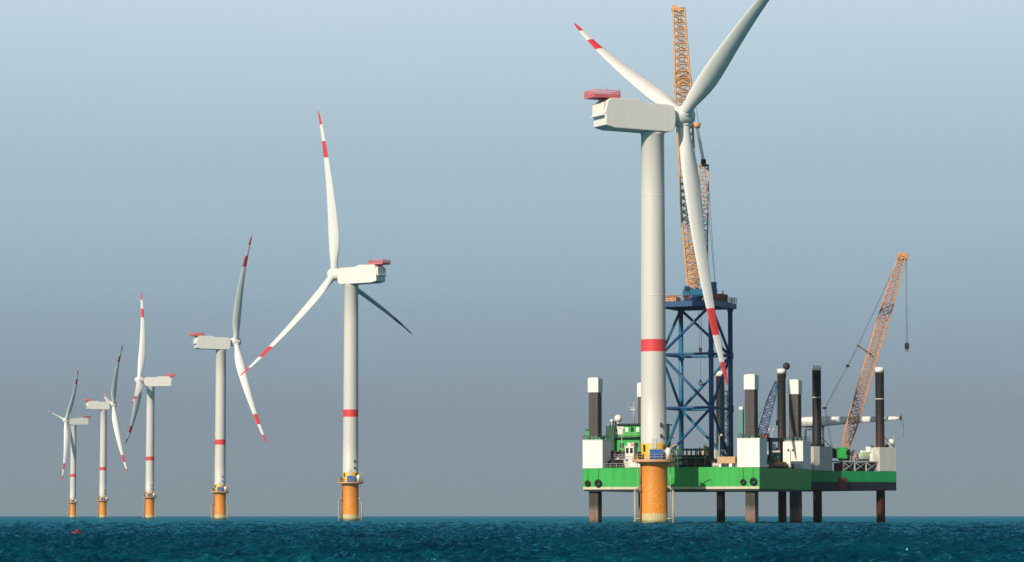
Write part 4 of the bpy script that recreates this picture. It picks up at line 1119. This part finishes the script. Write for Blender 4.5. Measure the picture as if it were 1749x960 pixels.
# orange crane
ly = 12.5
p = b2(b2_from_px(1441, ly), ly, SZ)
t = thing('pedestal_crane', 'orange lattice crane with green cab leaning right over the smaller barge', 'crane', p, 0)
mb = MB(); mb.lathe([(1.5, -2.5), (1.2, -2.2), (1.2, 0)], 24); mb.build('pedestal', M['dark'], t)
mb = MB(); mb.lathe([(1.3, .003), (1.3, .5), (1.5, .55), (1.5, .8)], 24); mb.build('slewing_ring', M['dark'], t)
mb = MB(); mb.box((-2.0, -1.5, .803), (1.4, 2.2, 3.2), 0, .1); mb.box((-1.5, -1.2, 3.203), (.6, 1.6, 3.6), 0, .05)
h = mb.build('cab', M['green'], t)
mb = MB(); mb.box((.3, -1.54, 1.7), (1.2, -1.48, 2.8), 0); mb.build('window', M['glass'], h)
mb = MB(); mb.box((-3.2, .2, 1.0), (-2.01, 2.4, 3.4), 0, .1); mb.build('counterweight', M['dark'], t)
foot = Vector((.2, 0, 3.3)); tipw = at(1540.5, 438, p.y + 2); tip = tipw - p
mb = MB(); mb.lattice(foot, tip, [(0, 1.5, 1.2), (.1, 2.6, 2.4), (.8, 2.6, 2.4), (1, 1.7, 1.4)], 28, .14, .085, (1, 0, 0), cross=True); boom = mb.build('boom', M['orange_pale'], t)
mb = MB(); mb.box((tip.x - 1.2, tip.y - .6, tip.z - .9), (tip.x + 1.5, tip.y + .6, tip.z + .9), 0, .15); mb.tube((tip.x + 1.2, tip.y - .5, tip.z), (tip.x + 1.2, tip.y + .5, tip.z), .5, n=14); mb.build('boom_head', M['orange_pale'], boom)
hk = at(1549, 592, p.y + 2) - p
mb = MB(); mb.tube((hk.x - .12, tip.y, tip.z - .2), (hk.x - .12, tip.y, hk.z + .8), .045, n=5); mb.tube((hk.x + .12, tip.y, tip.z - .2), (hk.x + .12, tip.y, hk.z + .8), .045, n=5); mb.build('hoist_cable', M['cable'], t)
mb = MB(); mb.box((hk.x - .55, tip.y - .35, hk.z - .5), (hk.x + .55, tip.y + .35, hk.z + .9), 0, .15); mb.torus((hk.x, tip.y, hk.z - .85), (0, 1, 0), .3, .11, n=14, m=8); mb.build('hook_block', M['dark'], t)
sa = at(1492, 609, p.y + 1.5) - p; sb = at(1465, 590, p.y) - p
mb = MB()
for dy in (-.7, .7): mb.tube(sa + Vector((0, dy, 0)), sb + Vector((0, dy * .5, 0)), .12, n=6)
mb.tube(sb + Vector((0, -.7, 0)), sb + Vector((0, .7, 0)), .25, n=10); mb.build('strut', M['brown'], t)
low = Vector((-3.0, 1.2, 3.3))
kn1 = at(1447.5, 625, p.y) - p; kn2 = at(1408, 697, p.y + 1) - p
mb = MB()
for dx in (0, .35):
    mb.tube(sb + Vector((dx, 0, 0)), kn2 + Vector((dx, 0, 0)), .04, n=5)
    mb.tube(sb + Vector((dx, 0, .1)), tip + Vector((-.7, dx, -.3)), .035, n=5)
    mb.tube(kn2 + Vector((dx, 0, 0)), low + Vector((dx, .4, 0)), .04, n=5)
mb.box(tuple(kn1 + Vector((-.35, -.2, -.3))), tuple(kn1 + Vector((.5, .2, .3))), 0, .08); mb.box(tuple(kn2 + Vector((-.4, -.2, -.25))), tuple(kn2 + Vector((.6, .2, .25))), 0, .08)
mb.build('pendant_line', M['cable'], t)
# things on the stage
ly = 3.2
t = thing('mixing_hopper', 'pinkish cone-shaped hopper right of the green crane cab', 'hopper', b2(b2_from_px(1457, ly), ly, SZ), B2)
mb = MB(); mb.lathe([(.9, .7), (1.0, 1.2), (.55, 2.5), (.25, 2.7)], 18); mb.build('cone', M['pink'], t)
mb = MB()
for k in range(4): mb.tube((.7 * math.cos(k * 1.571), .7 * math.sin(k * 1.571), 0), (.7 * math.cos(k * 1.571), .7 * math.sin(k * 1.571), .8), .09)
mb.build('support', M['maroon'], t)
t = thing('tank_skid', 'pale green and white tank skid on the stage left of the cream cabin', 'tank', b2(b2_from_px(1475, ly), ly, SZ), B2)
mb = MB(); mb.lathe([(.5, -1.8), (.85, -1.6), (.85, 1.6), (.5, 1.8)], 18, M=Matrix.Translation((0, 0, 1.15)) @ Matrix.Rotation(R_(90), 4, 'Y')); mb.build('tank_body', M['pale_green'], t)
mb = MB(); mb.box((-1.9, -.8, 0), (1.9, .8, .28)); mb.build('skid', M['dark'], t)
mb = MB(); mb.box((-.9, -.4, 2.0), (1.6, .4, 2.7), 0, .06); mb.build('pump', M['white'], t)
t = thing('stage_cabin', 'cream cabin with dark doorway against the right grey box', 'cabin', b2(b2_from_px(1491, 2.6), 2.6, SZ), B2)
mb = MB(); mb.box((-1.2, -1.2, 0), (.95, 1.2, 3.0), 0, .05); mb.box((-1.7, -.9, 2.2), (-1.21, .9, 3.6), 0, .05); mb.build('cabin_body', M['white'], t)
mb = MB(); mb.box((-.2, -1.24, .05), (.4, -1.18, 1.7), 0); mb.build('door', M['darkgreen'], t)
t = thing('satellite_dome', 'white satellite dome on the corner of the right grey box', 'antenna', b2(24.4, .9, 18.7), B2)
mb = MB(); mb.ball((0, 0, 1.3), .85); mb.build('dome', M['white'], t)
mb = MB(); mb.tube((0, 0, 0), (0, 0, .6), .2); mb.tube((.7, 0, 0), (.7, 0, 2.8), .06); mb.build('pole', M['galv'], t)

# spare blade lying on a rack across the barge
ra, rb = at(1352, 722, 777), at(1538, 714, 771)
d = (rb - ra); Lb = d.length; d.normalize()
kp = ra + d * (Lb * .21)
rk = thing('blade_rack', 'grey steel rack tower under the spare blade, behind a round black leg', 'rack', Vector((kp.x, kp.y, D2 + .045)), B2)
mb = MB()
for (x, yq) in ((-1.6, -1.6), (1.6, -1.6), (1.6, 1.6), (-1.6, 1.6)): mb.box((x - .18, yq - .18, 0), (x + .18, yq + .18, 12.2))
build_split(mb, 'post', M['galv'], rk)
mb = MB()
for z in (3.5, 7.2, 10.8):
    for sgn in (-1, 1): mb.box((-1.6, sgn * 1.6 - .12, z), (1.6, sgn * 1.6 + .12, z + .3)); mb.box((sgn * 1.6 - .12, -1.6, z), (sgn * 1.6 + .12, 1.6, z + .3))
build_split(mb, 'beam', M['galv'], rk)
mb = MB(); mb.box((-1.9, -1.9, 11.45), (1.9, 1.9, 11.75)); mb.ball((1.2, 0, 14.2), .8); mb.build('saddle', M['dark'], rk)
spare = thing('spare_blade', 'white spare turbine blade lying level behind the far right crane boom', 'rotor blade', ra, 0)
so = bm_std.copy(); 
n_ = MB(); ring_prev = None
spec = [(0, 1.1, 2.2), (.05, 1.1, 2.3), (.14, .95, 2.6), (.25, .8, 2.6), (.4, .6, 2.2), (.6, .45, 1.75), (.8, .3, 1.3), (.95, .2, .85), (1, .15, .6)]
sx = Vector((0, 0, 1)).cross(d).normalized(); sz = d.cross(sx)
bpy.data.objects.remove(so)
nn = 16; rings = []
for q, w, h in spec:
    c = d * (q * Lb); rings.append([c + sx * (w * math.cos(2 * math.pi * k / nn)) + sz * (h * .5 * math.sin(2 * math.pi * k / nn)) for k in range(nn)])
for a, b in zip(rings[:-1], rings[1:]): n_.add(a + b, [(k, (k + 1) % nn, nn + (k + 1) % nn, nn + k) for k in range(nn)], 0, True)
n_.add(rings[0], [tuple(range(nn))]); n_.add(rings[-1], [tuple(range(nn))])
n_.build('blade_body', M['blade'], spare)
e = d * Lb
mb = MB(); mb.box(tuple(e + Vector((-.3, -.6, -.45))), tuple(e + Vector((.25, .6, .45))), 0, .08); mb.tube(e + Vector((.2, 0, -.8)), e + Vector((.2, 0, 1.0)), .07)
mb.build('tip_clamp', M['dark'], spare)
mb = MB(); mb.path([e + Vector((.6, 0, -.3)), e + Vector((.8, 0, -2.5)), e + Vector((.7, 0, -5.0))], .05, 5); mb.build('tag_line', M['cable'], spare)

# ------------------------------------------------------------------ buoy
p = at(131, 914, 290); p.z = 0
t = thing('buoy', 'small red buoy floating on the sea at lower left', 'buoy', p, .3)
mb = MB(); mb.lathe([(.25, -.4), (.5, -.2), (.62, .08), (.52, .34), (.25, .45)], 20); mb.build('float', M['maroon'], t)
mb = MB(); mb.tube((0, 0, .42), (.03, 0, .48), .16, .1, n=10); mb.torus((.03, 0, .52), (0, 1, 0), .06, .02, n=14, m=6); mb.build('lifting_eye', M['red'], t)

# ------------------------------------------------------------------ sea air
mb = MB(); mb.box((-9600, -9600, -9), (9600, 9600, 190))
hz = mb.build('haze', [bpy.data.materials.new('sea_air')])
hm = hz.data.materials[0]; hm.use_nodes = True
ht = hm.node_tree; ht.nodes.clear()
ho = ht.nodes.new('ShaderNodeOutputMaterial'); pv = ht.nodes.new('ShaderNodeVolumePrincipled')
pv.inputs['Color'].default_value = (0.80, 0.88, 0.95, 1); pv.inputs['Density'].default_value = 3.0e-5
ht.links.new(pv.outputs[0], ho.inputs['Volume'])
tag(hz, kind='stuff')
